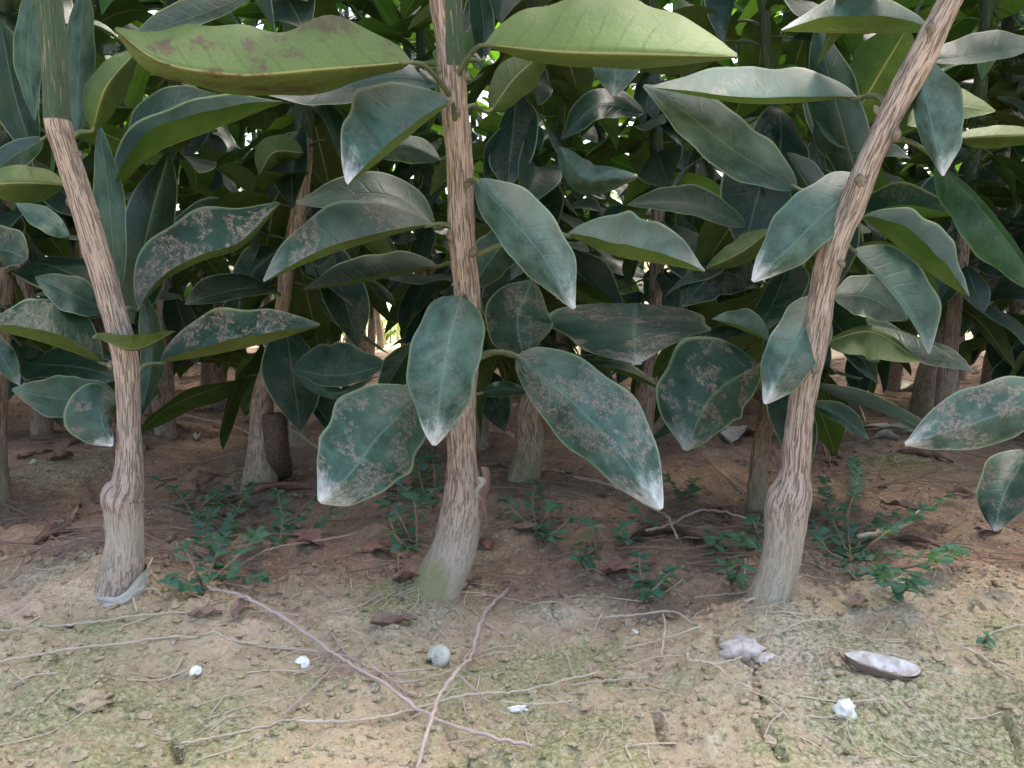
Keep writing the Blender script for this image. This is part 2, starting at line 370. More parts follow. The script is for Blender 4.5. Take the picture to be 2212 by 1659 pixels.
# ------------------------------------------------------------------ leaves shaped after the photograph
def prof(t, p, q, ac=.2): return np.sin(math.pi * t ** p) ** q * (1 - ac * np.clip((t - .72) / .28, 0, 1) ** 1.5)
def hero_leaf(root, pts, A, Bo, c=(.3, .3, .3), under=False, p=.88, q=.72, wave=.25, attach=None, pet=True, nu=34, nv=15, wobk=.055):
    """pts: midrib as (x, y, Y); A / Bo: (side reach, set-back in m) of the two margins."""
    S = spline(pts, nu); t = np.linspace(0, 1, nu)
    T = np.gradient(S[:, :2], axis=0); T = np.array([np.convolve(np.pad(T[:, k], 3, 'edge'), np.ones(7) / 7, 'valid') for k in (0, 1)]).T
    T /= np.linalg.norm(T, axis=1)[:, None]; Nn = np.stack([T[:, 1], -T[:, 0]], 1)
    ch = S[-1, :2] - S[0, :2]; nc = np.array([ch[1], -ch[0]])
    if (abs(ch[0]) >= abs(ch[1]) and nc[1] > 0) or (abs(ch[0]) < abs(ch[1]) and nc[0] > 0): Nn = -Nn
    w = prof(np.clip(t, 1e-4, 1 - 1e-6), p, q); w[0] = .03; w[-1] = .06
    ph = random.random() * 6; fq = random.uniform(5, 9)
    V = []; UV = []
    for i in range(nu):
        for j in range(nv):
            v = j / (nv - 1) * 2 - 1
            off, dY = A if v > 0 else Bo
            a = abs(v); wob = 1 + (wobk * math.sin(fq * 1.7 * t[i] + ph + (2 if v > 0 else 0)) + .6 * wobk * math.sin(fq * 3.3 * t[i] + 2 * ph + (1 if v > 0 else 0))) * a
            o = off * w[i] * (a - .12 * a * a * (1 - a)) * wob
            yy = S[i, 2] + 1.5 * dY * w[i] * (.45 * a + .55 * a * a) + wave * .015 * w[i] * a * a * math.sin(fq * t[i] * 1.6 + ph + (1.3 if v > 0 else 0)) + .0012 * w[i] * (a * a)
            V.append(atY(S[i, 0] + Nn[i, 0] * o, S[i, 1] + Nn[i, 1] * o, yy)); UV.append((t[i], v * .5 + .5))
    V = np.array(V); base = V[nv // 2].copy()
    k = nu // 2 * nv; m0 = V[k + nv // 2]; m1 = V[k + nv + nv // 2]; e = V[k + nv - 1]
    # default face winding gives normal = (dt x dv); want the upper face towards the camera on the far half
    nrm = np.cross(m1 - m0, e - m0); fl_ = (nrm @ (CAM - m0)) < 0
    if under: fl_ = not fl_
    me = mesh('leaf', V - base, gridf(nu, nv, fl_), M_LEAF, uv=UV)
    o = obj('leaf', me, root, base - np.array(root.location)); o.color = (c[0], c[1] * random.uniform(.55, 1.0), c[2], 1)
    if pet and (attach or root.name in AXES):
        if attach: q1 = atY(*attach)
        else:
            ax = AXES[root.name]; d = np.linalg.norm(ax - (base - [0, 0, .008]), axis=1); q1 = ax[d.argmin()]
        d = q1 - base; dist = np.linalg.norm(d)
        if .004 < dist < (.17 if root is T4 else .062):
            inw = V[nv // 2 + 2 * nv] - base
            C = spline([base + inw * .6, base, base * .5 + q1 * .5 + np.array([0, 0, .004]), q1], 9) - base
            pv, pf, puv = tube(C, np.linspace(.0009, .0016 + (.0012 if dist > .06 else 0), 9), 8)
            obj('petiole', mesh('petiole', pv, pf, M_PET), o)
    return o
# ------------------------------------------------------------------ trunks
AXES = {}
def trunk_mesh(C, rad, step=.0016, seg=40, green=None, pale=None, moss=None, fis=1.0, seed=0, amp=1.0):
    C = np.asarray(C, float); rad = np.asarray(rad, float)
    L = np.r_[0, np.cumsum(np.linalg.norm(np.diff(C, axis=0), axis=1))]
    n = max(8, int(L[-1] / step)); CR = spline(np.c_[C, rad], n); C2 = CR[:, :3]; r2 = CR[:, 3]
    A, B = frames(C2); s = np.linspace(0, L[-1], n); th = np.arange(seg) / seg
    U, S = np.meshgrid(th, s)
    disp = .00055 * (vnoise(U * 11 + 1.5 * vnoise(U * 4, S * 30, seed + 5, 4), S * 75, seed, 11)) + .0005 * vnoise(U * 22, S * 180, seed + 1, 22) + .0016 * vnoise(U * 3, S * 28, seed + 2, 3)
    rr = r2[:, None] * (1 + 0 * U) + disp * amp
    a = U * 2 * math.pi
    V = (C2[:, None] + rr[..., None] * (np.cos(a)[..., None] * A[:, None] + np.sin(a)[..., None] * B[:, None])).reshape(-1, 3)
    F = [(i*seg+j, i*seg+(j+1) % seg, (i+1)*seg+(j+1) % seg, (i+1)*seg+j) for i in range(n-1) for j in range(seg)]
    F.append(tuple(range((n-1)*seg, n*seg)))
    hz = np.clip(C2[:, 2], 0, 1); ds = np.diff(s, prepend=0); Q = np.cumsum(ds * (27 + 60 * np.exp(-hz / .055)))[:, None] + 0 * U
    bco = np.stack([np.cos(a) * 4.2, np.sin(a) * 4.2, Q + seed * 7.3], -1).reshape(-1, 3)
    f = lambda g: (g(U, S, V.reshape(n, seg, 3)).ravel() if g else np.zeros(n * seg))
    fi = np.repeat(fis * (1 - .45 * np.exp(-hz / .05)), seg) if not callable(fis) else fis(U, S, V.reshape(n, seg, 3)).ravel()
    return V, F, dict(bco=('FLOAT_VECTOR', bco), green=('FLOAT', f(green)), pale=('FLOAT', f(pale)), moss=('FLOAT', f(moss)), fis=('FLOAT', fi)), C2
GRP = 'citrus saplings growing in rows in the nursery bed'
def sapling_px(pl, label, top=None, name='citrus_sapling', Y=None, **kw):
    """pl: trunk outline down the photograph as (x, y, width), foot first."""
    g = gnd(pl[0][0], pl[0][1]); Yb = Y or g[1]
    C = [atY(x, y, Yb) for x, y, w_ in pl]; rad = [w_ / 2 / FPX * ((atY(x, y, Yb) - CAM) @ np.array([0, cp, -sp])) * .92 for x, y, w_ in pl]
    C.insert(0, C[0] - np.array([(C[1][0] - C[0][0]) * .6, 0, .018])); rad.insert(0, rad[0] * 1.12)
    if top:                                           # carry the stem on above the picture
        d = C[-1] - C[-2]; d /= np.linalg.norm(d); z = C[-1][2]; k = 0
        while z < top:
            k += 1; d = d * .8 + np.array([0, 0, .25]); d /= np.linalg.norm(d); C.append(C[-1] + d * .05); rad.append(rad[-1] * .93); z = C[-1][2]
    root = empty(name, (C[1][0], Yb, C[1][2]), label=label, cat='sapling', group=GRP)
    V, F, at, ax = trunk_mesh(C, rad, **kw)
    loc = np.array(root.location)
    obj('trunk', mesh('trunk', V - loc, F, M_BARK, attrs=at), root); AXES[root.name] = ax
    return root
def blob_mesh(name, r, m, seed=0, sq=(1, 1, 1), rough=.25, n=10):
    V = []; F = []
    for i in range(n + 1):
        for j in range(2 * n):
            a = math.pi * i / n; b = math.pi * j / n
            d = np.array([math.sin(a) * math.cos(b), math.sin(a) * math.sin(b), math.cos(a)])
            k = 1 + rough * (float(vnoise(d[0] * 2.2 + 9, d[1] * 2.2 + d[2] * 3, seed)) + .6 * float(vnoise(d[0] * 5, d[1] * 5 + d[2] * 4, seed + 1)))
            V.append(d * k * r * np.array(sq))
    for i in range(n):
        for j in range(2 * n): F.append((i*2*n+j, (i+1)*2*n+j, (i+1)*2*n+(j+1) % (2*n), i*2*n+(j+1) % (2*n)))
    uv = [(v[0] / r * .5, v[1] / r * .5) for v in V]
    return mesh(name, V, F, m, uv=uv)
NODE_ME = [blob_mesh('leaf_node', .0022, M_NODE, s, (1, .9, 1.3), .5, 6) for s in (1, 2, 3)]
def nodes(root, L, Y, side=.0):
    for x, y in L:
        p = atY(x, y, Y); o = obj('leaf_node', random.choice(NODE_ME), root, p - np.array(root.location))
        o.rotation_euler = (random.uniform(-.4, .4), random.uniform(-.4, .4), random.random() * 6); o.scale = [random.uniform(.7, 1.2)] * 3

# random foliage shared by many saplings
def leaf_variant(seed, arch, fold, twist, wid, wave, m=None):
    rs = random.Random(seed); nu, nv = 15, 7; V = []; UV = []; ph = rs.random() * 6
    x = z = 0; pts = []
    for i in range(nu):
        t = i / (nu - 1); an = arch * (t - .25) + .25 * math.sin(ph + t * 4) * .6
        pts.append((x, z, an)); x += math.cos(an) / (nu - 1); z -= math.sin(an) / (nu - 1)
    for i in range(nu):
        t = i / (nu - 1); w_ = max(.012, float(prof(np.array([min(max(t, 1e-4), 1 - 1e-6)]), .88, .75)[0])) * wid; x, z, an = pts[i]
        for j in range(nv):
            v = j / (nv - 1) * 2 - 1; a = abs(v); f = fold + twist * t * (1 if v > 0 else -1)
            y = v * w_ * math.cos(f); up = a ** 1.2 * w_ * math.sin(f) + wave * w_ * a * a * math.sin(9 * t + ph + (v > 0) * 2)
            V.append((x + up * math.sin(an), y, z + up * math.cos(an))); UV.append((t, v * .5 + .5))
    V = np.array(V); F = gridf(nu, nv)
    C = np.array([(-.16, 0, -.05), (-.1, 0, -.015), (-.04, 0, .002), (.03, 0, 0)]); pv, pf, _ = tube(C, [.014, .011, .011, .008], 5)
    F = F + [tuple(i + len(V) for i in f) for f in pf]; UV = UV + [(.02, .5)] * len(pv)
    return mesh('leaf', np.r_[V, pv], F, m or M_LEAF, uv=UV)
LEAFV = [leaf_variant(i, random.uniform(.1, 1.5), random.uniform(-.25, .85), random.uniform(-.3, .3), random.uniform(.19, .25), random.uniform(.05, .25)) for i in range(16)]
BACKLITV = [leaf_variant(i + 40, random.uniform(.1, 1.0), random.uniform(.0, .6), 0, random.uniform(.17, .22), .15, M_BACKLIT) for i in range(5)]
def foliage(root, axis_, z0, z1, step, rs, yawfilter=None, droop=(-.1, 1.1), size=(.072, .108), col=(.22, .07, .06)):
    z = z0; yaw = rs.random() * 6.28; loc = Vector(root.location)
    while z < z1:
        yaw += 2.4 + rs.uniform(-.5, .5); z += step * rs.uniform(.5, 1.5)
        p = axis_[np.abs(axis_[:, 2] - z).argmin()]
        z += step * (.6 if z > .52 and loc[1] < .9 else 0)
        if yawfilter and not yawfilter(yaw % 6.283, z): continue
        L = rs.uniform(*size); o = bpy.data.objects.new('leaf', rs.choice(BACKLITV if p[1] > .8 and z > .28 and rs.random() < .22 else LEAFV)); link(o); o.parent = root
        d = Vector((math.cos(yaw), math.sin(yaw), 0))
        pit = rs.uniform(*droop) * (1 if z < .45 else .6)
        o.rotation_euler = Euler((rs.uniform(-.6, .6), pit, yaw), 'XYZ')
        sy = rs.uniform(.85, 1.15); o.scale = (L, L * sy, L)
        off = o.rotation_euler.to_matrix() @ Vector((.16 * L, 0, .05 * L))
        o.location = Vector(p) + d * .004 + off - loc
        o.color = (col[0] * rs.random() * 1.6, col[1] * rs.random() * 2, col[2] * rs.random() * 2, 1)

# ---- left sapling
Yt1 = gnd(255, 1275)[1]
def grT1(U, S, V):
    z = V[..., 2]; zc = atY(120, 272, Yt1)[2]; return np.clip((z - zc) / .004 + .5, 0, 1)
T1 = sapling_px([(255, 1285, 96), (264, 1230, 92), (270, 1150, 78), (267, 1092, 86), (266, 1074, 92), (277, 1050, 73), (279, 1030, 66), (278, 960, 57), (276, 860, 53), (268, 770, 57), (249, 690, 55), (226, 600, 60),
                 (195, 500, 61), (166, 400, 57), (146, 330, 57), (127, 270, 60), (121, 200, 58), (113, 100, 59), (105, 0, 59), (99, -70, 56)],
                'left front citrus sapling with green upper stem and grey tape at its foot', top=.86, green=grT1,
                pale=lambda U, S, V: .75 * np.clip(1 - np.abs(V[..., 2] - atY(268, 1140, Yt1)[2]) / .018, 0, 1), seed=3)
nodes(T1, [(172, 335), (152, 434), (212, 470), (205, 560), (233, 655), (240, 790), (262, 880)], Yt1 - .012)
# ---- middle sapling
Yt2 = gnd(955, 1255)[1]
def grT2(U, S, V):
    z = V[..., 2]; x = V[..., 0]; zc = atY(980, 150, Yt2)[2]; xs = atY(965, 60, Yt2)[0]
    return np.clip((z - zc) / .004 + .5, 0, 1) * np.clip((x - xs) / .002 + .5, 0, 1)
T2 = sapling_px([(948, 1262, 112), (977, 1200, 104), (992, 1140, 98), (1000, 1080, 94), (1000, 1048, 84), (998, 1000, 70), (997, 900, 66), (1006, 800, 62), (1012, 700, 60), (1007, 620, 59),
                 (998, 500, 62), (993, 400, 63), (987, 300, 65), (982, 220, 66), (977, 150, 66), (973, 90, 68), (964, 0, 82), (960, -70, 64)],
                'middle front citrus sapling with mossy curved foot and brown trunk', top=.88, green=grT2,
                pale=lambda U, S, V: .8 * np.clip((atY(990, 1060, Yt2)[2] - V[..., 2]) / .05, 0, 1),
                moss=lambda U, S, V: np.clip((atY(950, 1150, Yt2)[2] - V[..., 2]) / .024, 0, 1) * np.clip((atY(985, 1200, Yt2)[0] - V[..., 0]) / .012 + .3, .15, 1), seed=8)
nodes(T2, [(1008, 165), (988, 243), (1012, 395), (992, 888), (972, 510), (948, 150), (1022, 545)], Yt2 - .009)
# ---- right sapling
Yt3 = gnd(1665, 1290)[1]
T3 = sapling_px([(1662, 1292, 98), (1677, 1250, 90), (1693, 1180, 90), (1699, 1130, 98), (1702, 1095, 104), (1713, 1058, 94), (1718, 1030, 74), (1722, 960, 66), (1737, 836, 60), (1757, 746, 58), (1780, 620, 62), (1807, 519, 66), (1838, 450, 66),
                 (1866, 378, 62), (1922, 252, 62), (1987, 126, 64), (2055, 0, 54), (2092, -70, 52)],
                'right front citrus sapling leaning right with deeply ridged bark', top=.84,
                pale=lambda U, S, V: .6 * np.clip((atY(1700, 1080, Yt3)[2] - V[..., 2]) / .02, 0, 1),
                moss=lambda U, S, V: .45 * np.clip((atY(1700, 1110, Yt3)[2] - V[..., 2]) / .03, 0, 1), fis=1.0, seed=15)
nodes(T3, [(1893, 238), (1935, 292), (1818, 570), (1858, 390), (2010, 60), (1758, 800)], Yt3 - .012)

FRONT = []
for k, (x_, y_, lab) in enumerate([(.345, .42, 'citrus sapling past the right edge whose mottled leaves reach into the picture'), (.53, .43, 'second front citrus sapling outside the right edge of the picture'), (.72, .42, 'third front citrus sapling outside the right edge of the picture'),
                                   (-.43, .43, 'first front citrus sapling outside the left edge of the picture'), (-.62, .42, 'second front citrus sapling outside the left edge of the picture')]):
    zb = gz(x_, y_); zz = np.array([-.02, 0, .04, .055, .09, .2, .4, .65, .88]); sw = .012 * np.sin(zz * 8 + k * 2.1)
    C_ = np.stack([x_ + sw - sw[1], np.full(9, y_), zb + zz], 1); r_ = empty('citrus_sapling', (x_, y_, zb), label=lab, cat='sapling', group=GRP)
    V, F, at, ax_ = trunk_mesh(C_, [.013, .0125, .0115, .012, .009, .008, .0072, .0062, .005], step=.003, seg=26, seed=61 + k, green=lambda U, S, V: np.clip((V[..., 2] - .26) / .01, 0, 1))
    obj('trunk', mesh('trunk', V - np.array(r_.location), F, M_BARK, attrs=at), r_); AXES[r_.name] = ax_; FRONT.append(r_)
T4 = FRONT[0]
# ---- leaves in the picture, each on its sapling: midrib points, two margins (reach, set-back), (scurf, pale tip, dust plus painted underside light)
LV = [
 # left sapling
 (T1, [(200, 282, .40), (228, 190, .385), (300, 105, .40)], (42, .01), (-45, .015), (.1, 0, .2), 1),
 (T1, [(165, 300, .46), (170, 150, .47), (182, -50, .48)], (34, .0), (-36, .01), (.0, 0, .55), 0),
 (T1, [(245, 420, .47), (330, 335, .45), (450, 285, .44), (610, 222, .45)], (82, .03), (48, -.015), (.05, .0, .1), 0),
 (T1, [(250, 650, .46), (240, 480, .455), (215, 265, .46)], (36, .0), (-34, .0), (.0, .0, .4), 0),
 (T1, [(288, 700, .48), (310, 540, .47), (365, 325, .47)], (62, .01), (-62, .012), (.05, .0, .08), 0),
 (T1, [(300, 668, .43), (345, 615, .42), (430, 567, .405), (520, 535, .40), (606, 440, .41)], (112, .03), (14, -.012), (1, .0, .25), 0, 1.02, .7),
 (T1, [(228, 672, .455), (150, 632, .44), (76, 598, .44)], (38, .012), (-40, -.008), (.1, .0, .3), 0),
 (T1, [(222, 785, .425), (120, 748, .40), (-40, 705, .39)], (96, .03), (26, -.015), (.55, .0, .2), 0),
 (T1, [(203, 728, .40), (290, 754, .375), (378, 716, .385)], (30, -.008), (-4, .012), (.0, .2, .2), 1),
 (T1, [(345, 785, .42), (450, 768, .40), (560, 745, .39), (692, 704, .395)], (92, .03), (24, -.014), (.9, .1, .3), 0),
 (T1, [(250, 852, .455), (140, 862, .45), (26, 842, .45)], (50, .015), (-44, -.01), (.1, .1, .35), 0),
 (T1, [(262, 868, .415), (222, 893, .395), (243, 963, .385)], (78, .008), (-22, .004), (.8, 1, .45), 0),
 (T1, [(150, 510, .45), (95, 470, .45), (34, 438, .455)], (22, .006), (-28, -.004), (.0, .1, .6), 0),
 (T1, [(138, 400, .42), (60, 395, .39), (-60, 400, .38)], (40, .01), (-44, .012), (.3, .0, .2), 1),
 (T1, [(95, 300, .44), (40, 330, .46), (-50, 400, .47)], (30, .01), (-34, .0), (.0, .0, .1), 0),
 (T1, [(310, 880, .46), (328, 760, .47), (305, 620, .47)], (26, .0), (-30, .01), (.2, .0, .3), 0),
 (T1, [(-20, 720, .42), (10, 780, .41), (42, 832, .405)], (22, .0), (-28, .0), (.0, .3, .3), 0),
 (T1, [(75, -40, .47), (60, 100, .46), (75, 260, .455)], (32, .0), (-30, .0), (.0, 0, .5), 0),
 (T1, [(280, 330, .50), (350, 240, .50), (470, 205, .51)], (45, .02), (-30, -.01), (.0, 0, .1), 0),
 (T1, [(60, 560, .47), (10, 540, .48), (-80, 560, .48)], (55, .02), (-40, .0), (.3, .0, .2), 0),
 (T1, [(70, 330, .5), (30, 200, .5), (0, 40, .5)], (50, .0), (-50, .01), (.0, .0, .15), 0),
 # middle sapling
 (T2, [(888, 134, .385), (700, 150, .36), (480, 160, .345), (330, 125, .345), (248, 62, .35)], (112, .03), (-46, .024), (1, .0, .75), 1, .88, .6, .15),
 (T2, [(560, -20, .43), (420, 35, .42), (280, 82, .42)], (45, .02), (-22, -.006), (.2, .1, .15), 0),
 (T2, [(1048, 96, .40), (1200, 112, .37), (1400, 118, .345), (1592, 123, .335)], (128, .036), (-32, .022), (.3, .1, 1), 1),
 (T2, [(974, 222, .405), (915, 268, .385), (845, 328, .365), (752, 400, .355)], (142, .018), (17, -.011), (.25, 1, .45), 0, 1.0, .62),
 (T2, [(930, 486, .42), (800, 522, .395), (680, 562, .38), (570, 610, .37)], (98, .03), (16, -.012), (.85, .35, .35), 0, 1.0, .7),
 (T2, [(938, 492, .465), (860, 430, .475), (640, 437, .48)], (48, .02), (-32, -.012), (.1, .1, .15), 0),
 (T2, [(1027, 388, .415), (1090, 455, .39), (1170, 550, .37), (1240, 667, .355)], (56, .006), (-72, .012), (.12, .85, .6), 0),
 (T2, [(1225, 508, .42), (1330, 553, .40), (1440, 572, .385), (1522, 588, .375)], (98, .03), (28, -.012), (.08, .35, .6), 0),
 (T2, [(995, 640, .41), (965, 760, .37), (938, 962, .355)], (80, .010), (-76, .012), (.3, .75, .75), 0, .72, .6),
 (T2, [(908, 850, .41), (815, 945, .375), (745, 1035, .35), (690, 1084, .345)], (112, .014), (-96, .008), (.75, .9, .5), 0, .85, .62),
 (T2, [(1116, 768, .42), (1230, 862, .39), (1345, 985, .36), (1428, 1100, .345)], (74, .006), (-98, .012), (.8, .8, .65), 0, .85, .62),
 (T2, [(1372, 655, .47), (1370, 730, .43), (1376, 788, .405)], (185, .03), (-165, .035), (1, .6, .35), 0, .55, .9),
 (T2, [(1130, 765, .45), (1118, 690, .455), (1150, 605, .47)], (74, .01), (-78, .015), (.7, .0, .35), 0),
 (T2, [(945, 576, .47), (800, 607, .455), (655, 628, .45)], (58, .03), (10, -.012), (.05, .0, .1), 0),
 (T2, [(890, 745, .47), (855, 800, .47), (822, 865, .475)], (32, .0), (-34, .01), (.0, .0, .05), 0),
 (T2, [(1335, 40, .46), (1332, 130, .45), (1324, 208, .44)], (58, .01), (-58, .01), (.0, .4, .8), 0),
 (T2, [(1045, 130, .44), (1045, 60, .45), (1030, -60, .47)], (30, .01), (-24, .0), (.0, .0, .05), 0),
 (T2, [(1060, 240, .46), (1110, 170, .47), (1190, 100, .48)], (40, .01), (-45, .01), (.0, .0, .2), 1),
 (T2, [(1020, 620, .45), (1060, 560, .46), (1130, 470, .47)], (45, .01), (-45, .015), (.1, .0, .3), 0),
 (T2, [(950, 345, .45), (890, 320, .46), (790, 330, .47)], (28, .01), (-32, .0), (.0, .0, .3), 0),
 (T2, [(955, 180, .44), (880, 165, .45), (700, 195, .46)], (30, .015), (-32, -.01), (.0, .0, .3), 0),
 (T2, [(1040, 850, .47), (1080, 840, .47), (1140, 845, .475)], (16, .0), (-18, .0), (.0, .0, .1), 0),
 (T2, [(870, 160, .47), (760, 190, .455), (580, 205, .44)], (35, .015), (-32, -.01), (.0, .1, .1), 0),
 # right sapling
 (T3, [(1852, 212, .41), (1620, 224, .385), (1408, 190, .375)], (82, .025), (14, -.01), (.05, .1, .75), 0),
 (T3, [(1722, 408, .44), (1570, 315, .42), (1470, 235, .41), (1390, 185, .405)], (68, .012), (-52, -.004), (.08, .15, .5), 0),
 (T3, [(1978, 122, .40), (2008, 250, .375), (2036, 380, .365)], (34, .006), (-78, .012), (.15, .9, .75), 0),
 (T3, [(1862, 385, .405), (1780, 462, .38), (1700, 540, .365), (1626, 608, .36)], (74, .010), (-50, .004), (.12, .8, .6), 0, .8, .62),
 (T3, [(1772, 640, .41), (1718, 745, .375), (1652, 872, .36)], (58, .008), (-64, .008), (.4, .85, .65), 0, .8, .62),
 (T3, [(1842, 540, .41), (1905, 596, .395), (1965, 670, .38), (2006, 765, .37)], (10, -.01), (-76, .015), (.05, .45, .5), 0),
 (T3, [(1862, 470, .44), (1950, 540, .425), (2030, 605, .42), (2092, 642, .42)], (92, .03), (44, -.012), (.0, .2, .35), 0),
 (T3, [(2022, 345, .405), (2130, 462, .375), (2260, 640, .36)], (72, .012), (-14, -.01), (.08, .1, .6), 0),
 (T4, [(2300, 838, .36), (2130, 905, .335), (1955, 960, .32)], (80, .014), (-58, .004), (1, .85, .45), 0, 1.0, .8),
 (T4, [(2225, 975, .42), (2172, 1060, .40), (2148, 1147, .39)], (66, .01), (-66, .01), (.6, .5, .3), 0),
 (T3, [(1782, 738, .46), (1880, 716, .47), (1987, 780, .46)], (12, .0), (-58, -.012), (.1, .0, .1), 1),
 (T3, [(1830, 725, .50), (1870, 755, .49), (1900, 782, .485)], (14, .0), (-22, .0), (.0, .4, .3), 0),
 (T3, [(1862, 420, .47), (1800, 200, .47), (1765, 50, .48)], (62, .012), (-58, .012), (.1, .0, .15), 0),
 (T3, [(2010, 70, .43), (1850, 72, .40), (1688, 68, .38)], (85, .02), (40, -.012), (.1, .6, .5), 0),
 (T3, [(2005, 130, .42), (2100, 120, .40), (2260, 95, .39)], (48, .02), (-18, -.012), (.0, .0, .35), 0),
 (T3, [(2062, 300, .45), (2140, 295, .44), (2260, 292, .43)], (24, .01), (-26, .01), (.0, .0, .3), 1),
 (T3, [(1665, 498, .46), (1600, 545, .45), (1525, 580, .45)], (30, .01), (-26, .01), (.0, .0, .1), 1),
 (T3, [(1610, 490, .48), (1480, 440, .47), (1355, 442, .465)], (42, .02), (-22, -.01), (.05, .0, .08), 0),
 (T3, [(1660, 738, .45), (1610, 716, .435), (1538, 690, .43)], (46, .015), (8, -.012), (.05, .0, .6), 0),
 (T3, [(1640, 788, .44), (1545, 850, .43), (1480, 973, .42)], (128, .01), (-72, .01), (.7, .35, .25), 0),
 (T3, [(1752, 872, .48), (1810, 895, .46), (1876, 948, .455)], (26, .02), (-16, -.004), (.0, .15, .1), 0),
 (T3, [(1960, 60, .46), (1900, 160, .48), (1830, 280, .5)], (70, .01), (-70, .01), (.1, .0, .1), 1),
 (T3, [(1850, 330, .47), (1790, 300, .47), (1762, 260, .47)], (32, .01), (-36, .01), (.0, .0, .3), 0),
 (T3, [(1960, 270, .46), (2050, 230, .47), (2150, 240, .48)], (40, .02), (-30, -.01), (.0, .0, .2), 1),
 (T3, [(1700, 330, .5), (1760, 430, .5), (1790, 520, .5)], (44, .01), (-44, .01), (.0, .0, .2), 0),
 (T3, [(1800, 640, .47), (1870, 640, .48), (1960, 690, .5)], (50, .02), (-45, -.01), (.3, .0, .3), 0),
]
for L_ in LV:
    root, pts, A, B, c, u = L_[:6]; kw = dict(zip(('p', 'q', 'wobk'), L_[6:]))
    hero_leaf(root, pts, A, B, c, bool(u), **kw)
rs = random.Random(5)
for root in (T1, T2, T3):
    foliage(root, AXES[root.name],   .345, .86, .0085, rs, droop=(-.4, .6))

for k, r_ in enumerate(FRONT):
    rs = random.Random(300 + k); sg = 1 if k < 3 else -1
    foliage(r_, AXES[r_.name], .09, .86, .011, rs, yawfilter=(lambda yw, z: z > .42 or sg * math.cos(yw) > -.05) if k in (0, 3) else None)
# ------------------------------------------------------------------ saplings of the second row that the photograph shows between the front trunks
def grB(zpx, x, Y): return lambda U, S, V: np.clip((V[..., 2] - atY(x, zpx, Y)[2]) / .006 + .5, 0, 1)
SECOND = [
 ([(560, 1062, 84), (570, 965, 72), (566, 880, 52), (583, 796, 45), (607, 700, 38), (619, 594, 38), (645, 456, 34), (655, 378, 35), (653, 252, 42), (640, 130, 38), (620, 20, 34), (610, -60, 34)], 'citrus sapling behind the left trunk with greenish swollen foot beside a cut stub', 300),
 ([(1130, 1040, 80), (1146, 960, 66), (1142, 885, 58), (1152, 840, 38), (1146, 700, 34), (1142, 500, 30), (1132, 330, 28), (1130, 180, 26), (1150, 0, 26)], 'citrus sapling with knobby bent foot just right of the middle trunk', 500),
 ([(1638, 1105, 58), (1640, 1010, 46), (1662, 870, 38), (1690, 760, 36), (1718, 600, 36), (1735, 500, 32), (1690, 330, 28), (1660, 150, 26), (1650, -20, 26)], 'slim citrus sapling pressed close behind the right leaning trunk', 470),
 ([(1986, 902, 58), (2005, 800, 44), (2050, 700, 34), (2085, 620, 32), (2120, 530, 34), (2160, 380, 30), (2175, 250, 28), (2180, 60, 26)], 'citrus sapling leaning right with torn pale wrapping at its foot', 330),
 ([(1850, 862, 44), (1850, 800, 38), (1846, 720, 32), (1842, 560, 28), (1850, 380, 26), (1850, 150, 24)], 'citrus sapling with straight reddish foot seen right of the leaning trunk', 420),
 ([(645, 955, 44), (641, 880, 36), (642, 800, 34), (650, 680, 30), (655, 500, 28), (690, 300, 26), (700, 60, 24)], 'citrus sapling with pale thin trunk right of the cut stub', 420),
 ([(706, 888, 36), (702, 820, 30), (700, 700, 28), (708, 500, 25), (720, 300, 24), (715, 60, 22)], 'thin dark citrus sapling beside the sunny gap in the bed', 480),
 ([(0, 1115, 60), (-4, 1000, 40), (0, 850, 36), (10, 650, 34), (4, 400, 32), (12, 100, 30)], 'citrus sapling cut off by the left edge of the picture', 420),
 ([(175, 800, 40), (172, 740, 36), (165, 640, 34), (160, 480, 30), (158, 300, 28), (166, 60, 26)], 'dark citrus sapling trunk directly behind the lowest left leaves', 420),
 ([(80, 808, 36), (66, 770, 32), (58, 700, 28), (64, 560, 26), (60, 300, 24)], 'citrus sapling with slanting foot near the left edge', 420)]
HB = {}
for k, (pl, lab, zg) in enumerate(SECOND):
    Yb = gnd(pl[0][0], pl[0][1])[1]
    r = sapling_px(pl, lab, top=.86, green=grB(zg, pl[-3][0], Yb), moss=lambda U, S, V: .55 * np.clip((.05 - V[..., 2]) / .03, 0, 1), seed=30 + k, step=.003, seg=26)
    rs = random.Random(100 + k); foliage(r, AXES[r.name], (.15 if k in (3, 5, 6) else .085 if Yb < .8 else .07), .86, .0078, rs)
    HB[k] = r
    if k == 0:
        p = atY(592, 900, Yb); C = spline([gnd(606, 1010) - [0, 0, .01], atY(598, 950, Yb - .012), atY(592, 893, Yb - .012)], 14)
        V, F, at, _ = trunk_mesh(C, [.012, .0105, .010] + [.0098] * 11, step=.002, seg=24, seed=77); lo = np.array(r.location)
        obj('cut_stub', mesh('cut_stub', V - lo, F, M_STUB, attrs=at), r)
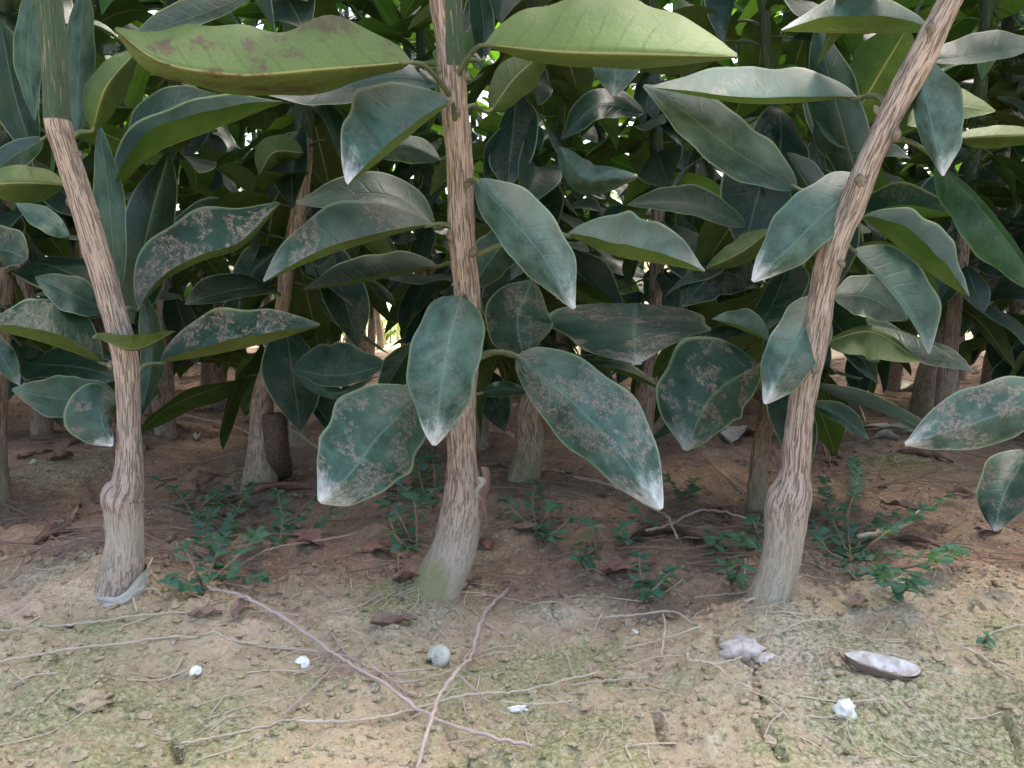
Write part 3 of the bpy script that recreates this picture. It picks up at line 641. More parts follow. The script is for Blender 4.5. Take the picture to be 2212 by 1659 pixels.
for k, pts, A, B, c, u in [
 (0, [(632, 800, .60), (730, 812, .585), (838, 788, .58)], (74, .02), (-24, -.004), (.15, .0, .3), 0), (0, [(628, 805, .60), (720, 850, .59), (815, 812, .585)], (10, .0), (-12, .0), (.0, .3, .5), 0),
 (0, [(600, 540, .66), (548, 585, .65), (520, 650, .64)], (45, .01), (-52, .01), (.0, .0, .25), 0), (0, [(655, 330, .60), (590, 330, .59), (560, 378, .585)], (38, .01), (-30, .01), (.0, .3, .1), 1),
 (0, [(660, 560, .63), (690, 575, .62), (722, 545, .62)], (30, .01), (-32, .0), (.1, .0, .2), 0), (3, [(2035, 640, .92), (2110, 690, .88), (2192, 798, .85)], (14, .0), (-36, .0), (.0, .0, .1), 1),
 (3, [(2090, 650, .95), (2150, 628, .93), (2260, 640, .92)], (30, .02), (-22, -.01), (.1, .2, .3), 0), (1, [(1208, 318, .60), (1255, 378, .59), (1378, 382, .58)], (34, .012), (-34, .01), (.0, .4, 1), 0),
 (1, [(1392, 245, .62), (1300, 225, .61), (1212, 300, .60)], (36, .02), (-30, -.01), (.0, .0, .05), 0), (2, [(1640, 610, .60), (1560, 590, .59), (1470, 660, .58)], (52, .02), (-48, -.01), (.5, .0, .1), 0),
 (2, [(1650, 700, .60), (1570, 730, .59), (1500, 720, .58)], (30, .01), (-40, .0), (.6, .0, .2), 0), (4, [(1850, 660, .95), (1910, 650, .9), (1975, 690, .88)], (40, .02), (-40, -.0), (.2, .0, .4), 0)]:
    hero_leaf(HB[k], pts, A, B, c, bool(u))
# ------------------------------------------------------------------ the rows behind
ROWS = [(.90, 'third'), (1.12, 'fourth'), (1.36, 'fifth'), (1.62, 'sixth'), (1.90, 'seventh'), (2.2, 'eighth'), (2.55, 'last')]
TV = []
for s in range(5):
    r_ = random.Random(s); ph = r_.random() * 6
    zz = np.array([-.02, 0, .03, .06, .10, .2, .4, .65, .95]); C = np.stack([.012 * np.sin(zz * 9 + ph) - .012 * math.sin(ph), .01 * np.cos(zz * 7 + ph) - .01 * math.cos(ph), zz], 1)
    V, F, at, ax = trunk_mesh(C, [.013, .012, .0115, .012, .0085, .0075, .0068, .006, .0045], step=.006, seg=16, seed=50 + s, green=lambda U, S, V: np.clip((V[..., 2] - .24) / .02, 0, 1))
    TV.append((mesh('trunk', V, F, M_BARK, attrs=at), ax))
# open lanes through which the photograph looks out to the bright field
def lane(x, Y, m=0):
    px = 1106 + x / (Y * 1.03) * FPX
    return any(a - m < px < b + m for a, b in ((705, 870), (1890, 1990))) and (Y < 1.3 or m > 0) and Y > .85
rs = random.Random(42); rear = []
used = [(gnd(*pl[0][:2])[0], gnd(*pl[0][:2])[1]) for pl, _, _ in SECOND]
for Yr, word in [(.66, 'second')] + ROWS:
    half = .70 * Yr + .30; n = int(2 * half / .165)
    for i in range(n + 1):
        x = -half + i * .165 + rs.uniform(-.03, .03) + (.08 if word in ('third', 'fifth', 'seventh') else 0); y = Yr + rs.uniform(-.035, .035)
        if any(math.hypot(x - a, y - b) < .11 for a, b in used) or lane(x, y): continue
        if word == 'second' and abs(x) < .45: continue
        v, (tm, ax) = 0, rs.choice(TV); rz = rs.random() * 6.28
        root = empty('citrus_sapling', (x, y, gz(x, y) - .004), cat='sapling', group=GRP + ', %s row' % word); rear.append((word, 1106 + x / (y * 1.01) * FPX, root))
        t = obj('trunk', tm, root); t.rotation_euler = (0, 0, rz); s_ = rs.uniform(.85, 1.1)
        M3 = np.array(Matrix.Rotation(rz, 3, 'Z')); axw = ax @ M3.T + np.array(root.location)
        foliage(root, axw, ((.155 if y < 1.3 else .19) if lane(x, y, 75) else rs.uniform(.05, .09)), .93, .0086 if Yr < 1.4 else .0115, rs, size=(.055, .112))

ZN = [(-9e9, -60, 'outside the left edge of the picture'), (-60, 225, 'left of the left front trunk'), (225, 620, 'between the left front trunk and the stub'), (620, 1000, 'just left of the middle front trunk'), (1000, 1350, 'just right of the middle front trunk'),
      (1350, 1760, 'left of the leaning front trunk'), (1760, 2010, 'right of the leaning front trunk'), (2010, 2272, 'near the right edge of the picture'), (2272, 9e9, 'outside the right edge of the picture')]
for word in set(r[0] for r in rear):
    for a, b_, pl in ZN:
        L_ = sorted([r for r in rear if r[0] == word and a <= r[1] < b_], key=lambda r: r[1]); n = len(L_)
        for i, r in enumerate(L_):
            od = '' if n == 1 or 'outside' in pl else ('leftmost ' if i == 0 else 'rightmost ' if i == n - 1 else 'middle ')
            r[2]['label'] = '%sdark citrus sapling in the %s row %s' % (od, word, pl)

# ------------------------------------------------------------------ tape on the graft unions
def tape(root, x0, y0, x1, y1, Y, name='grafting_tape', w_=.006, curl=.3, m=None):
    a, b_ = atY(x0, y0, Y), atY(x1, y1, Y); nu, nv = 14, 6; V = []; UV = []
    sx = np.array([1., 0, 0])
    for i in range(nu):
        t = i / (nu - 1); c = a + (b_ - a) * t + np.array([.0012 * math.sin(t * 9), -.003 * math.sin(t * 3.1), 0])
        for j in range(nv):
            v = j / (nv - 1) * 2 - 1; V.append(c + sx * v * w_ / 2 * (1 - .5 * t) + np.array([0, -.002 * curl * v * v * 3, 0])); UV.append((t, v))
    lo = np.array(root.location); obj(name, mesh(name, np.array(V) - lo, gridf(nu, nv), m or M_TAPE, uv=UV), root)
def cuff(root, y0, y1, seed):
    ax = AXES[root.name]; za, zb = atY(260, y1, ax[0][1])[2], atY(260, y0, ax[0][1])[2]
    n, sg = 12, 36; V = []; UV = []; F = []
    for i in range(n):
        z = za + (zb - za) * i / (n - 1); c = ax[np.abs(ax[:, 2] - z).argmin()]; c = np.array([c[0], c[1], z])
        for j in range(sg):
            a = 2 * math.pi * j / sg; r_ = .0116 + .0026 * float(vnoise(j / sg * 6, i * .45, seed, 6)) + .0016 * (1 - i / (n - 1)) + (.0006 if i % 3 == 0 else 0)
            zz = z + (.016 * (i / (n - 1)) * float(vnoise(j / sg * 4, 3.3, seed + 1, 4)) - .004)
            V.append((c[0] + r_ * math.cos(a), c[1] + r_ * math.sin(a), zz)); UV.append((i / n, j / sg * 3))
    for i in range(n - 1):
        for j in range(sg): F.append((i*sg+j, i*sg+(j+1) % sg, (i+1)*sg+(j+1) % sg, (i+1)*sg+j))
    obj('grafting_tape', mesh('grafting_tape', np.array(V) - np.array(root.location), F, M_TAPE, uv=UV), root)
cuff(T1, 1226, 1292, 4)
tape(T1, 242, 1085, 262, 1180, Yt1 - .0135, w_=.008)
tape(T2, 1047, 1008, 1050, 1150, Yt2 - .004, w_=.004, m=M_DEAD)
tape(T2, 1040, 1030, 1030, 1080, Yt2 - .011, w_=.004)

# ------------------------------------------------------------------ weeds
def oval_mesh(name, m, ln=1, wd=.46, cup=.12):
    nu, nv = 9, 5; V = []; UV = []
    for i in range(nu):
        t = i / (nu - 1); w_ = max(.10, math.sin(math.pi * min(1, t ** .95)) ** .5) * wd / 2
        for j in range(nv):
            v = j / (nv - 1) * 2 - 1; V.append((t * ln, v * w_, cup * v * v * w_ * 2 - .12 * t * t)); UV.append((t, v * .5 + .5))
    return mesh(name, V, gridf(nu, nv), m, uv=UV)
OV = [oval_mesh('leaf', M_WEED, 1, w_, c_) for w_, c_ in ((.54, .2), (.60, -.2), (.50, .3))]
OVG = [oval_mesh('leaf', M_GLOW, 1, .5, .2)]
def weed(px, stems, label, group='creeping spurge weeds on the soil', rs=random, ls=.0092, mats=OV, lift=.02, name='creeping_weed', dust=(.0, .0, .42)):
    """px: foot in the picture; stems: list of picture polylines the stems follow over the soil."""
    g = gnd(*px); root = empty(name, g, label=label, cat='weed', group=group); lo = np.array(root.location)
    for st in stems:
        P = [np.array(g)]; 
        for k, s in enumerate(st):
            q1 = gnd(*s[:2]); q1 = q1 + np.array([0, 0, 1.]) * (lift * (.4 + .6 * (k + 1) / len(st)) * rs.uniform(.6, 1.3)); 
            # a raised point keeps its place in the picture by standing nearer
            if lift < .05: f = (CAMH - q1[2]) / (CAMH - (q1[2] - lift * .8)); q1[:2] = q1[:2] * (1 - (1 - f) * .8)
            P.append(q1)
        n = 6 * len(P); C = spline(P, n); pv, pf, puv = tube(C - lo, np.linspace(.0008, .0005, n), 6)
        obj('stem', mesh('stem', pv, pf, M_WEEDSTEM, uv=puv), root)
        L = np.r_[0, np.cumsum(np.linalg.norm(np.diff(C, axis=0), axis=1))]; s = ls * .7
        while s < L[-1] * 1.0:
            p = np.array([np.interp(s, L, C[:, k]) for k in range(3)]); q2 = np.array([np.interp(min(s + .003, L[-1] + .003), L, C[:, k]) for k in range(3)]); d = q2 - p
            if np.linalg.norm(d) < 1e-6: d = C[-1] - C[-2]
            ya = math.atan2(d[1], d[0])
            for sd_ in (-1, 1):
                if rs.random() < .12: continue
                o = bpy.data.objects.new('leaf', rs.choice(mats)); link(o); o.parent = root; o.location = Vector(p - lo)
                o.rotation_euler = (rs.uniform(-.5, .5), rs.uniform(-.6, .35), ya + sd_ * rs.uniform(.6, 1.2)); k = ls * rs.uniform(.7, 1.25); o.scale = (k, k, k)
                o.color = (dust[0], dust[1], dust[2] * rs.random() * 2, 1)
            s += ls * rs.uniform(.55, .9)
        for k in range(4):                           # crowded shoot tip
            o = bpy.data.objects.new('leaf', rs.choice(mats)); link(o); o.parent = root; o.location = Vector(C[-1] - lo)
            o.rotation_euler = (rs.uniform(-.4, .4), rs.uniform(-.7, .1), rs.random() * 6.28); kk = ls * rs.uniform(.5, .9); o.scale = (kk, kk, kk); o.color = (0, 0, dust[2] * .3, 1)
    return root
rs = random.Random(9)
WEEDS = [
 ((440, 1270), [[(420, 1230), (400, 1200)], [(470, 1180), (510, 1110), (540, 1070)], [(520, 1210), (560, 1160)], [(395, 1255), (365, 1250)]], 'bushy green spurge weed just right of the left trunk foot'),
 ((470, 1265), [[(520, 1260), (570, 1262)], [(440, 1130), (470, 1085)]], 'low spurge weed with shoots below the bushy left clump'),
 ((420, 1120), [[(380, 1065), (330, 1035)], [(440, 1090), (490, 1060)]], 'small spurge weed beside the left trunk graft'),
 ((600, 1190), [[(640, 1120), (690, 1090)], [(610, 1130), (600, 1090)], [(680, 1140), (730, 1110)]], 'spurge weed in front of the long reddish fallen leaf'),
 ((900, 1190), [[(860, 1170), (840, 1140)], [(900, 1120), (880, 1080)], [(850, 1100), (830, 1080)]], 'spurge weed left of the middle trunk foot'),
 ((930, 1100), [[(905, 1020), (930, 980)], [(880, 1060), (850, 1040)], [(940, 1040), (935, 1010)]], 'dark spurge weed behind the middle trunk'),
 ((1160, 1150), [[(1120, 1110), (1090, 1080)], [(1180, 1120), (1200, 1100)], [(1150, 1090), (1160, 1060)], [(1200, 1145), (1230, 1140)]], 'dense spurge weed right of the middle trunk graft'),
 ((1290, 1200), [[(1280, 1160), (1270, 1130)], [(1255, 1195), (1250, 1210)]], 'grey green spurge weed below the large hanging leaf'),
 ((1360, 1170), [[(1340, 1170), (1350, 1150)], [(1400, 1130), (1370, 1115)]], 'spurge weed under the white leaf tip'),
 ((1400, 1260), [[(1385, 1240), (1380, 1215)], [(1420, 1275), (1445, 1265)], [(1440, 1245)]], 'bright little spurge weed above the red hollow'),
 ((1480, 1080), [[(1460, 1060), (1440, 1050)], [(1500, 1055)]], 'spurge weed beside the lowest pale leaf tip'),
 ((1550, 1190), [[(1530, 1160)], [(1545, 1175), (1555, 1190)], [(1560, 1150), (1575, 1170)]], 'spurge weed left of the right trunk foot'),
 ((1580, 1262), [[(1565, 1250)], [(1600, 1252)]], 'tiny bright spurge weed touching the right trunk foot'),
 ((1640, 1170), [[(1630, 1140), (1625, 1120)], [(1610, 1180), (1600, 1195)]], 'small spurge weed close behind the right trunk foot'),
 ((1840, 1215), [[(1800, 1190), (1760, 1150)], [(1830, 1130), (1850, 1060), (1840, 990)], [(1870, 1150), (1930, 1110)], [(1920, 1190), (2000, 1205), (2080, 1200)], [(1880, 1180), (1960, 1140), (2050, 1090)], [(1800, 1120), (1780, 1060)]], 'wide spurge weed spreading right of the leaning trunk'),
 ((1880, 1240), [[(1850, 1240), (1820, 1220)], [(1920, 1230), (1900, 1250)], [(2000, 1225), (2060, 1215)]], 'lower spurge weed under the wide spreading one'),
 ((1950, 1280), [[(1910, 1262), (1890, 1258)], [(1970, 1262), (1985, 1275)], [(1960, 1290)]], 'little spurge weed at the front of the right bed edge'),
 ((2125, 1388), [[(2132, 1382)]], 'single tiny spurge seedling near the right edge')]
for px, st, lab in WEEDS: weed(px, st, lab, rs=rs, ls=.0048 if 'seedling' in lab else .0075 if px[0] > 1300 else .0086, lift=.008 if 'seedling' in lab else .016)
# sunny herbs seen through the gaps
for (x, y, Yh), hs, lab in [((742, 745, 2.75), (.06, .10, .13), 'sunlit pale green herb in the gap left of the middle trunk'), ((832, 752, 2.8), (.05, .08), 'small sunlit herb at the right of the bright gap'),
                    ((1945, 770, 2.7), (.05, .09), 'sunlit herb behind the right saplings'), ((1330, 760, 2.7), (.10, .16, .13), 'sunlit herb in the middle gap between leaves'), ((200, 760, 2.75), (.10, .15), 'sunlit herb glimpsed beside the left trunk')]:
    p = atY(x, y, Yh); root = empty('field_herb', (p[0], Yh, gz(p[0], Yh)), label=lab, cat='weed', group='sunlit herbs beyond the bed')
    for h_ in hs:
        an = rs.random() * 6.28; C = spline([(0, 0, 0), (.02 * math.cos(an), .02 * math.sin(an), h_ * .6), (.05 * math.cos(an), .05 * math.sin(an), h_)], 10); pv, pf, puv = tube(C, .0016, 6)
        obj('stem', mesh('stem', pv, pf, M_WEEDSTEM, uv=puv), root)
        for q_ in C[3:]:
            for k in range(2):
                o = bpy.data.objects.new('leaf', rs.choice(OVG)); link(o); o.parent = root; o.location = Vector(q_); o.rotation_euler = (rs.uniform(-.5, .5), rs.uniform(-.5, .5), rs.random() * 6.28); kk = rs.uniform(.025, .045); o.scale = (kk,) * 3; o.color = (0, 0, .1, 1)

# ------------------------------------------------------------------ twigs
def twig(px, w_, label, m=M_TWIG, lift=.003, side=None, name='dry_twig', cat='twig', group='dry twigs and stalks on the soil'):
    P = []
    for k, s in enumerate(px):
        q1 = gnd(*s[:2]); q1[2] += (s[2] if len(s) > 2 else lift * random.uniform(.5, 1.4)); P.append(q1)
    P = np.array(P); b0 = P[0].copy(); n = 9 * len(P); C = spline(P, n) - b0
    rad = w_ * .86 / 2 / FPX * np.linalg.norm(P.mean(0) - CAM); C[1:-1] += np.random.default_rng(len(label)).normal(size=(n - 2, 3)) * rad * .35; lo_ = hgt(C[:, 0] + b0[0], C[:, 1] + b0[1]) - b0[2] + rad * .7; C[:, 2] = np.maximum(C[:, 2], lo_)
    rr = rad * (1 + .18 * vnoise(np.arange(n) * .7, np.zeros(n), random.randint(0, 99))) * np.linspace(1.05, .8, n)
    for k in range(4, n - 3, random.randint(7, 11)): rr[k] *= 1.28
    V, F, UV = tube(C, rr, 8); o = obj(name, mesh(name, V, F, m, uv=UV), None, b0); return tag(o, label, cat, group)
TW = [
 ([(440, 1284), (560, 1335), (660, 1395), (720, 1440), (830, 1500), (950, 1570), (1030, 1615), (1150, 1642)], 9, 'long pinkish brown twig running diagonally across the front soil', M_TWIG, .005),
 ([(1098, 1290), (1040, 1362), (1022, 1430), (990, 1500), (955, 1556), (930, 1620), (900, 1690)], 9.5, 'crooked pale twig crossing over the long diagonal twig', M_TWIG, .008),
 ([(-20, 1452), (60, 1432), (160, 1418), (260, 1402), (370, 1388), (470, 1394), (560, 1404)], 6, 'pale straw stalk along the left front soil', M_STRAW, .003),
 ([(560, 1404), (660, 1420), (740, 1432), (830, 1462), (920, 1460)], 5, 'thin dry stalk passing under the diagonal twig by the round snail shell', M_TWIG, .003),
 ([(640, 1577), (760, 1572), (880, 1550), (1000, 1522), (1120, 1503), (1230, 1492), (1290, 1476)], 6.5, 'long straw stalk lying under both crossing twigs', M_STRAW, .004),
 ([(612, 1566), (670, 1505), (740, 1442)], 6, 'short straight twig below the left snail shell', M_TWIG, .004),
 ([(715, 1380), (760, 1430), (820, 1378)], 5, 'bent forked twiglet above the long diagonal twig', M_TWIG, .004),
 ([(1265, 1354), (1400, 1344), (1440, 1345), (1492, 1366), (1498, 1384), (1420, 1402), (1340, 1422)], 5.5, 'hooked pale twig in front of the red hollow', M_STRAW, .006),
 ([(1300, 1345), (1282, 1374)], 5, 'short stub twig by the hooked pale twig', M_STRAW, .004),
 ([(1432, 1346), (1434, 1400), (1428, 1440)], 5, 'upright lying stalk crossing the hooked pale twig', M_STRAW, .004),
 ([(1480, 1428), (1484, 1446), (1488, 1466)], 6, 'short white ended stalk right of the straw', M_STRAW, .004),
 ([(1486, 1446), (1545, 1458), (1580, 1485), (1614, 1514)], 6, 'straw coloured stalk slanting towards the soil crack', M_STRAW, .004),
 ([(1535, 1458), (1575, 1452), (1602, 1446)], 5, 'pale splinter branching off the slanting stalk', M_STRAW, .004),
 ([(1500, 1308), (1570, 1302), (1640, 1288)], 5.5, 'thin twig lying against the right trunk foot', M_TWIG, .004),
 ([(1608, 1312), (1660, 1296), (1730, 1262)], 7, 'pale twig resting in front of the right trunk foot', M_STRAW, .005),
 ([(1330, 1198), (1390, 1210), (1470, 1206), (1560, 1194)], 6.5, 'pinkish creeping stalk left of the right trunk', M_WEEDSTEM, .006),
 ([(1395, 1188), (1450, 1150), (1510, 1130), (1580, 1144), (1655, 1168)], 6, 'arched pale stalk reaching to the right trunk', M_TWIG, .010),
 ([(1240, 1052), (1330, 1090), (1400, 1118), (1440, 1160), (1462, 1206)], 6, 'drooping grey stalk under the large hanging leaf', M_TWIG, .010),
 ([(1850, 1202), (1920, 1180), (1970, 1152), (1988, 1126)], 9, 'thick curved pale stalk in the right weed', M_STRAW, .012),
 ([(-20, 1375), (160, 1362), (300, 1342), (430, 1330)], 5, 'faded straw line left of the middle front', M_STRAW, .003),
 ([(580, 930), (650, 990), (740, 1062)], 6, 'thin twig slanting away from the cut stub', M_TWIG, .02),
 ([(520, 1238), (600, 1204), (680, 1180), (770, 1168)], 5, 'grey twig lying between the left and middle trunks', M_TWIG, .006),
 ([(2070, 1410), (2110, 1428), (2160, 1460), (2225, 1500)], 5, 'thin yellow stalk at the right edge of the front soil', M_STRAW, .003),
 ([(390, 1626), (520, 1594), (660, 1568)], 5.5, 'straw stalk near the bottom left', M_STRAW, .003),
 ([(295, 1330), (300, 1300), (330, 1292), (352, 1298)], 5, 'bent straw piece below the left trunk', M_STRAW, .004),
 ([(300, 1290), (320, 1240), (330, 1225)], 4.5, 'straw leaning at the left trunk foot', M_STRAW, .006),
 ([(800, 1460), (860, 1490), (930, 1475), (985, 1462)], 5, 'curled grey rootlet beside the broken snail shell', M_TWIG, .004),
 ([(985, 1470), (1020, 1500), (1060, 1540)], 5, 'rootlet under the crooked twig', M_TWIG, .004),
 ([(1080, 1532), (1150, 1536), (1250, 1533)], 5, 'white stained stalk right of the twig crossing', M_STRAW, .003),
 ([(1230, 1490), (1300, 1480), (1400, 1482)], 6, 'broken straw end right of the long straw', M_STRAW, .003),
 ([(1850, 870), (1870, 920)], 4, 'short straw in the right background', M_STRAW, .006),
 ([(2110, 830), (2150, 780), (2190, 740)], 6, 'pale stick leaning at the far right', M_STRAW, .02),
 ([(320, 870), (400, 910), (480, 930), (560, 960)], 4, 'long thin stalk behind the left trunk', M_TWIG, .008),
 ([(1220, 940), (1300, 1000), (1400, 1010)], 4, 'reddish stalk behind the large hanging leaf', M_TWIG, .008),
 ([(1480, 975), (1540, 1040), (1600, 1110)], 5, 'reddish stalk below the dark mottled leaf', M_WEEDSTEM, .02)]
for px, w_, lab, m, lf in TW: twig(px, w_, lab, m, lf)

# ------------------------------------------------------------------ fallen leaves
def fallen(p0, p1, w_, curl, label, m=M_DEAD, lift=.003, group='fallen dry leaves on the soil', name='fallen_leaf', arch=.1, tear=.5, blunt=.55):
    a, b_ = (gnd(*p0) if len(p0) == 2 else np.array(p0)), (gnd(*p1) if len(p1) == 2 else np.array(p1))
    ax = b_ - a; L = np.linalg.norm(ax); ax /= L; up = np.array([0, 0, 1.]); sd_ = np.cross(up, ax); sd_ /= np.linalg.norm(sd_); upp = np.cross(ax, sd_)
    nu, nv = 16, 11; V = []; UV = []; s0 = random.randint(0, 999); rad = w_ / 2 / max(.2, curl)
    for i in range(nu):
        t = i / (nu - 1); wt = max(.03, math.sin(math.pi * min(.999, max(.002, t ** .9))) ** blunt)
        for j in range(nv):
            v = j / (nv - 1) * 2 - 1; cu = curl * (1 + .25 * math.sin(t * 5 + s0)); te = 1 + tear * 2 * float(vnoise(t * 8, s0 + (v > 0) * 7., s0))
            if curl > .15: y = rad * math.sin(v * cu * te); z = rad * (1 - math.cos(v * cu))
            else: y = v * w_ / 2 * te; z = .002 * v * v
            y *= wt; z *= wt; z += lift + arch * L * .5 * math.sin(math.pi * t) + .005 * float(vnoise(t * 5 + s0, v * 3, s0)) * min(1, L / .03)
            V.append(a + ax * L * t + sd_ * y + upp * z - a); UV.append((t, v * .5 + .5))
    o = obj(name, mesh(name, np.array(V), gridf(nu, nv), m, uv=UV), None, a); return tag(o, label, 'leaf', group)
FL = [
 ((490, 1098), (672, 1058), .018, 2.2, 'long rolled reddish fallen leaf between the left and middle trunks', M_DEADRED),
 ((1757, 935), (1792, 1015), .026, 2.9, 'tan fallen leaf rolled into a tube right of the leaning trunk', M_DEAD),
 ((1855, 930), (1975, 936), .030, .3, 'bleached white fallen leaf lying flat behind the right trunk', M_DEADPALE),
 ((1925, 990), (2060, 1003), .03, 1.6, 'dark brown curled fallen leaf behind the right weed', M_DEAD),
 ((800, 1362), (900, 1350), .009, .7, 'small pale brown dead leaf in the middle of the front soil', M_DEAD),
 ((405, 1340), (480, 1336), .008, .6, 'pinkish shrivelled leaf below the left trunk', M_DEAD),
 ((850, 1262), (930, 1250), .016, .8, 'torn rusty leaf at the left side of the middle trunk foot', M_DEADRED),
 ((1000, 1268), (1040, 1262), .010, .8, 'crumpled brown leaf at the right side of the middle trunk foot', M_DEAD),
 ((1330, 1190), (1420, 1140), .02, 1.0, 'pinkish brown dead leaf among the central weeds', M_DEAD),
 ((1430, 1150), (1560, 1200), .018, 1.0, 'long tattered dead leaf under the arched stalk', M_DEAD),
 ((1575, 960), (1620, 930), .03, .7, 'beige dead leaf standing behind the right trunk', M_DEADPALE),
 ((1300, 1250), (1420, 1230), .02, .6, 'reddish dead leaf beside the red hollow', M_DEADRED),
 ((640, 1175), (700, 1185), .016, .7, 'red brown dead leaf under the spurge shoots', M_DEADRED),
 ((780, 1200), (850, 1190), .016, .8, 'dark red dead leaf left of the middle trunk', M_DEADRED),
 ((425, 1058), (480, 1035), .016, 2.5, 'small rolled bark like leaf behind the left trunk', M_DEAD),
 ((150, 1135), (170, 1108), .014, 1.3, 'yellow edged curled dead leaf left of the left trunk', M_DEAD),
 ((1830, 1320), (1880, 1310), .012, .6, 'flaky brown dead leaf in front of the right bed', M_DEAD),
 ((1945, 845), (1990, 838), .03, .9, 'cream dead leaf beside the right background sapling', M_DEADPALE),
 ((2030, 880), (2060, 868), .03, 1.3, 'yellowish dead leaf right of the torn wrapping', M_DEADPALE),
 ((100, 1000), (160, 990), .016, .8, 'brown dead leaf on the dark bank at the left', M_DEAD),
 ((505, 1345), (540, 1310), .010, .9, 'pale pink shrivelled leaf beside the long twig end', M_DEAD)]
for p0, p1, w_, cu, lab, m in FL: fallen(p0, p1, w_, cu, lab, m)
rs = random.Random(21); random.seed(21)
def scrap(x, y):
    m = rs.choice([M_DEAD, M_DEAD, M_DEADRED, M_DEADPALE] if rs.random() < .4 else [M_DEAD, M_DEADRED]); px = 1106 + x / y * FPX
    w1 = {M_DEAD: 'brown', M_DEADRED: 'reddish', M_DEADPALE: 'bleached'}[m]
    w2 = 'left of the left trunk' if px < 250 else 'between the left and middle trunks' if px < 1000 else 'between the middle and right trunks' if px < 1700 else 'right of the right trunk'
    return '%s dry leaf scrap %s, %s' % (w1, w2, 'near the second row' if y < .75 else 'under the middle rows' if y < 1.3 else 'deep under the last rows'), m
for k in range(120):
    y = rs.uniform(.50, 2.1) if k > 14 else rs.uniform(.47, .95); x = rs.uniform(-.7, .7) * (y + .15); z = gz(x, y); an = rs.random() * 6.28; L = rs.uniform(.012, .036)
    x2, y2 = x + L * math.cos(an), y + L * math.sin(an)
    fallen((x, y, z), (x2, y2, gz(x2, y2)), rs.uniform(.007, .016), rs.uniform(.2, 1.6), *scrap(x, y), lift=.002, group='dry leaf scraps under the saplings', name='leaf_scrap')

# ------------------------------------------------------------------ shells and stones
def snail(px, dpx, label, m=M_SHELL):
    g = gnd(*px); r0 = dpx / 2 / FPX * np.linalg.norm(g - CAM); n, sg = 70, 12; V = []; UV = []
    for i in range(n):
        t = i / (n - 1); a = t * 2.6 * 2 * math.pi; k = .16 * math.exp(1.85 * t); R_ = r0 * k * .55; tr = r0 * k * .52
        c = np.array([R_ * math.cos(a), R_ * math.sin(a), r0 * .55 * (1 - t)])
        for j in range(sg):
            b_ = 2 * math.pi * j / sg; e = np.array([math.cos(a), math.sin(a), 0])
            V.append(c + tr * (math.cos(b_) * e + math.sin(b_) * np.array([0, 0, 1.]))); UV.append((t * 3, j / sg))
    F = [(i*sg+j, i*sg+(j+1) % sg, (i+1)*sg+(j+1) % sg, (i+1)*sg+j) for i in range(n-1) for j in range(sg)] + [tuple(range((n-1)*sg, n*sg))]
    o = obj('snail_shell', mesh('snail_shell', V, F, m, uv=UV), None, g + np.array([0, 0, r0 * .3])); o.rotation_euler = (R(55), R(10), R(random.uniform(-40, 40)))
    return tag(o, label, 'shell', 'small snail shells on the soil')
snail((655, 1440), 36, 'round white snail shell beside the long diagonal twig')
snail((425, 1455), 27, 'smaller bright white snail shell at the left of the front soil')
snail((952, 1432), 62, 'large mossy broken snail shell left of the crooked twig', M_SHELLG)
snail((73, 1003), 17, 'tiny brownish snail shell on the dark left bank', M_SHELLG)
def stone(px, dpx, label, m, sq, seed, cat='stone', name='white_stone', rough=.8):
    g = gnd(*px); r_ = dpx / 2 / FPX * np.linalg.norm(g - CAM)
    o = obj(name, blob_mesh(name, r_, m, seed, sq, rough, 16), None, g + np.array([0, 0, r_ * sq[2] * .25])); return tag(o, label, cat)
stone((1823, 1540), 46, 'rough chalk white lump on the right front soil', M_CHALK, (.9, .8, .85), 4, rough=.55)
stone((1120, 1532), 34, 'flat white chip beside the stained stalk', M_SHELL, (1.2, .5, .3), 9, 'stone', 'white_chip')
stone((1372, 1372), 16, 'tiny white chip inside the hooked twig', M_SHELL, (.8, .6, 1), 12, 'stone', 'white_chip')
stone((195, 1522), 58, 'rounded tan soil clod in the lower left', M_SOIL, (1.1, .9, .6), 15, 'clod', 'soil_clod')
stone((1975, 1395), 26, 'small pink clod above the mussel shell', M_SOIL, (.8, .9, 1), 18, 'clod', 'soil_clod')
stone((1602, 1408), 74, 'crumbly pale grey soil lump in front of the right trunk', M_CLOD, (1.2, .8, .6), 23, 'clod', 'soil_clod', .4)
stone((1650, 1425), 40, 'small crumbly lump right of the pale grey soil lump', M_CLOD, (1.2, .8, .6), 29, 'clod', 'soil_clod', .4)
# half mussel shell: white inside, brown skin outside
g = gnd(1903, 1452); root = empty('mussel_shell', g, label='half mussel shell with white inside lying on the right front soil', cat='shell')
Lh = 66 / FPX * np.linalg.norm(g - CAM)
def shell_half(k, lip, flip):
    V = []; UV = []; nu, nv = 9, 36
    for i in range(nu):
        r_ = i / (nu - 1)
        for j in range(nv):
            a = 2 * math.pi * j / nv; wd = (.40 + .10 * float(vnoise(j / nv * 7, .5, 6, 7))) * (1 + .3 * math.cos(a))
            V.append((Lh * k * r_ * math.cos(a), Lh * k * r_ * wd * math.sin(a) * 1.1, Lh * (.46 * r_ ** 2.2 - .33 + .07 * r_ * float(vnoise(j / nv * 9, 2.5, 8, 9))) + lip)); UV.append((r_, j / nv))
    F = [(i*nv+j, i*nv+(j+1) % nv, (i+1)*nv+(j+1) % nv, (i+1)*nv+j) for i in range(nu-1) for j in range(nv)]
    return V, [f[::-1] for f in F] if flip else F, UV
V, F, UV = shell_half(1, 0, True); i1 = obj('shell_inside', mesh('shell_inside', V, F, M_PEARL, uv=UV), root)
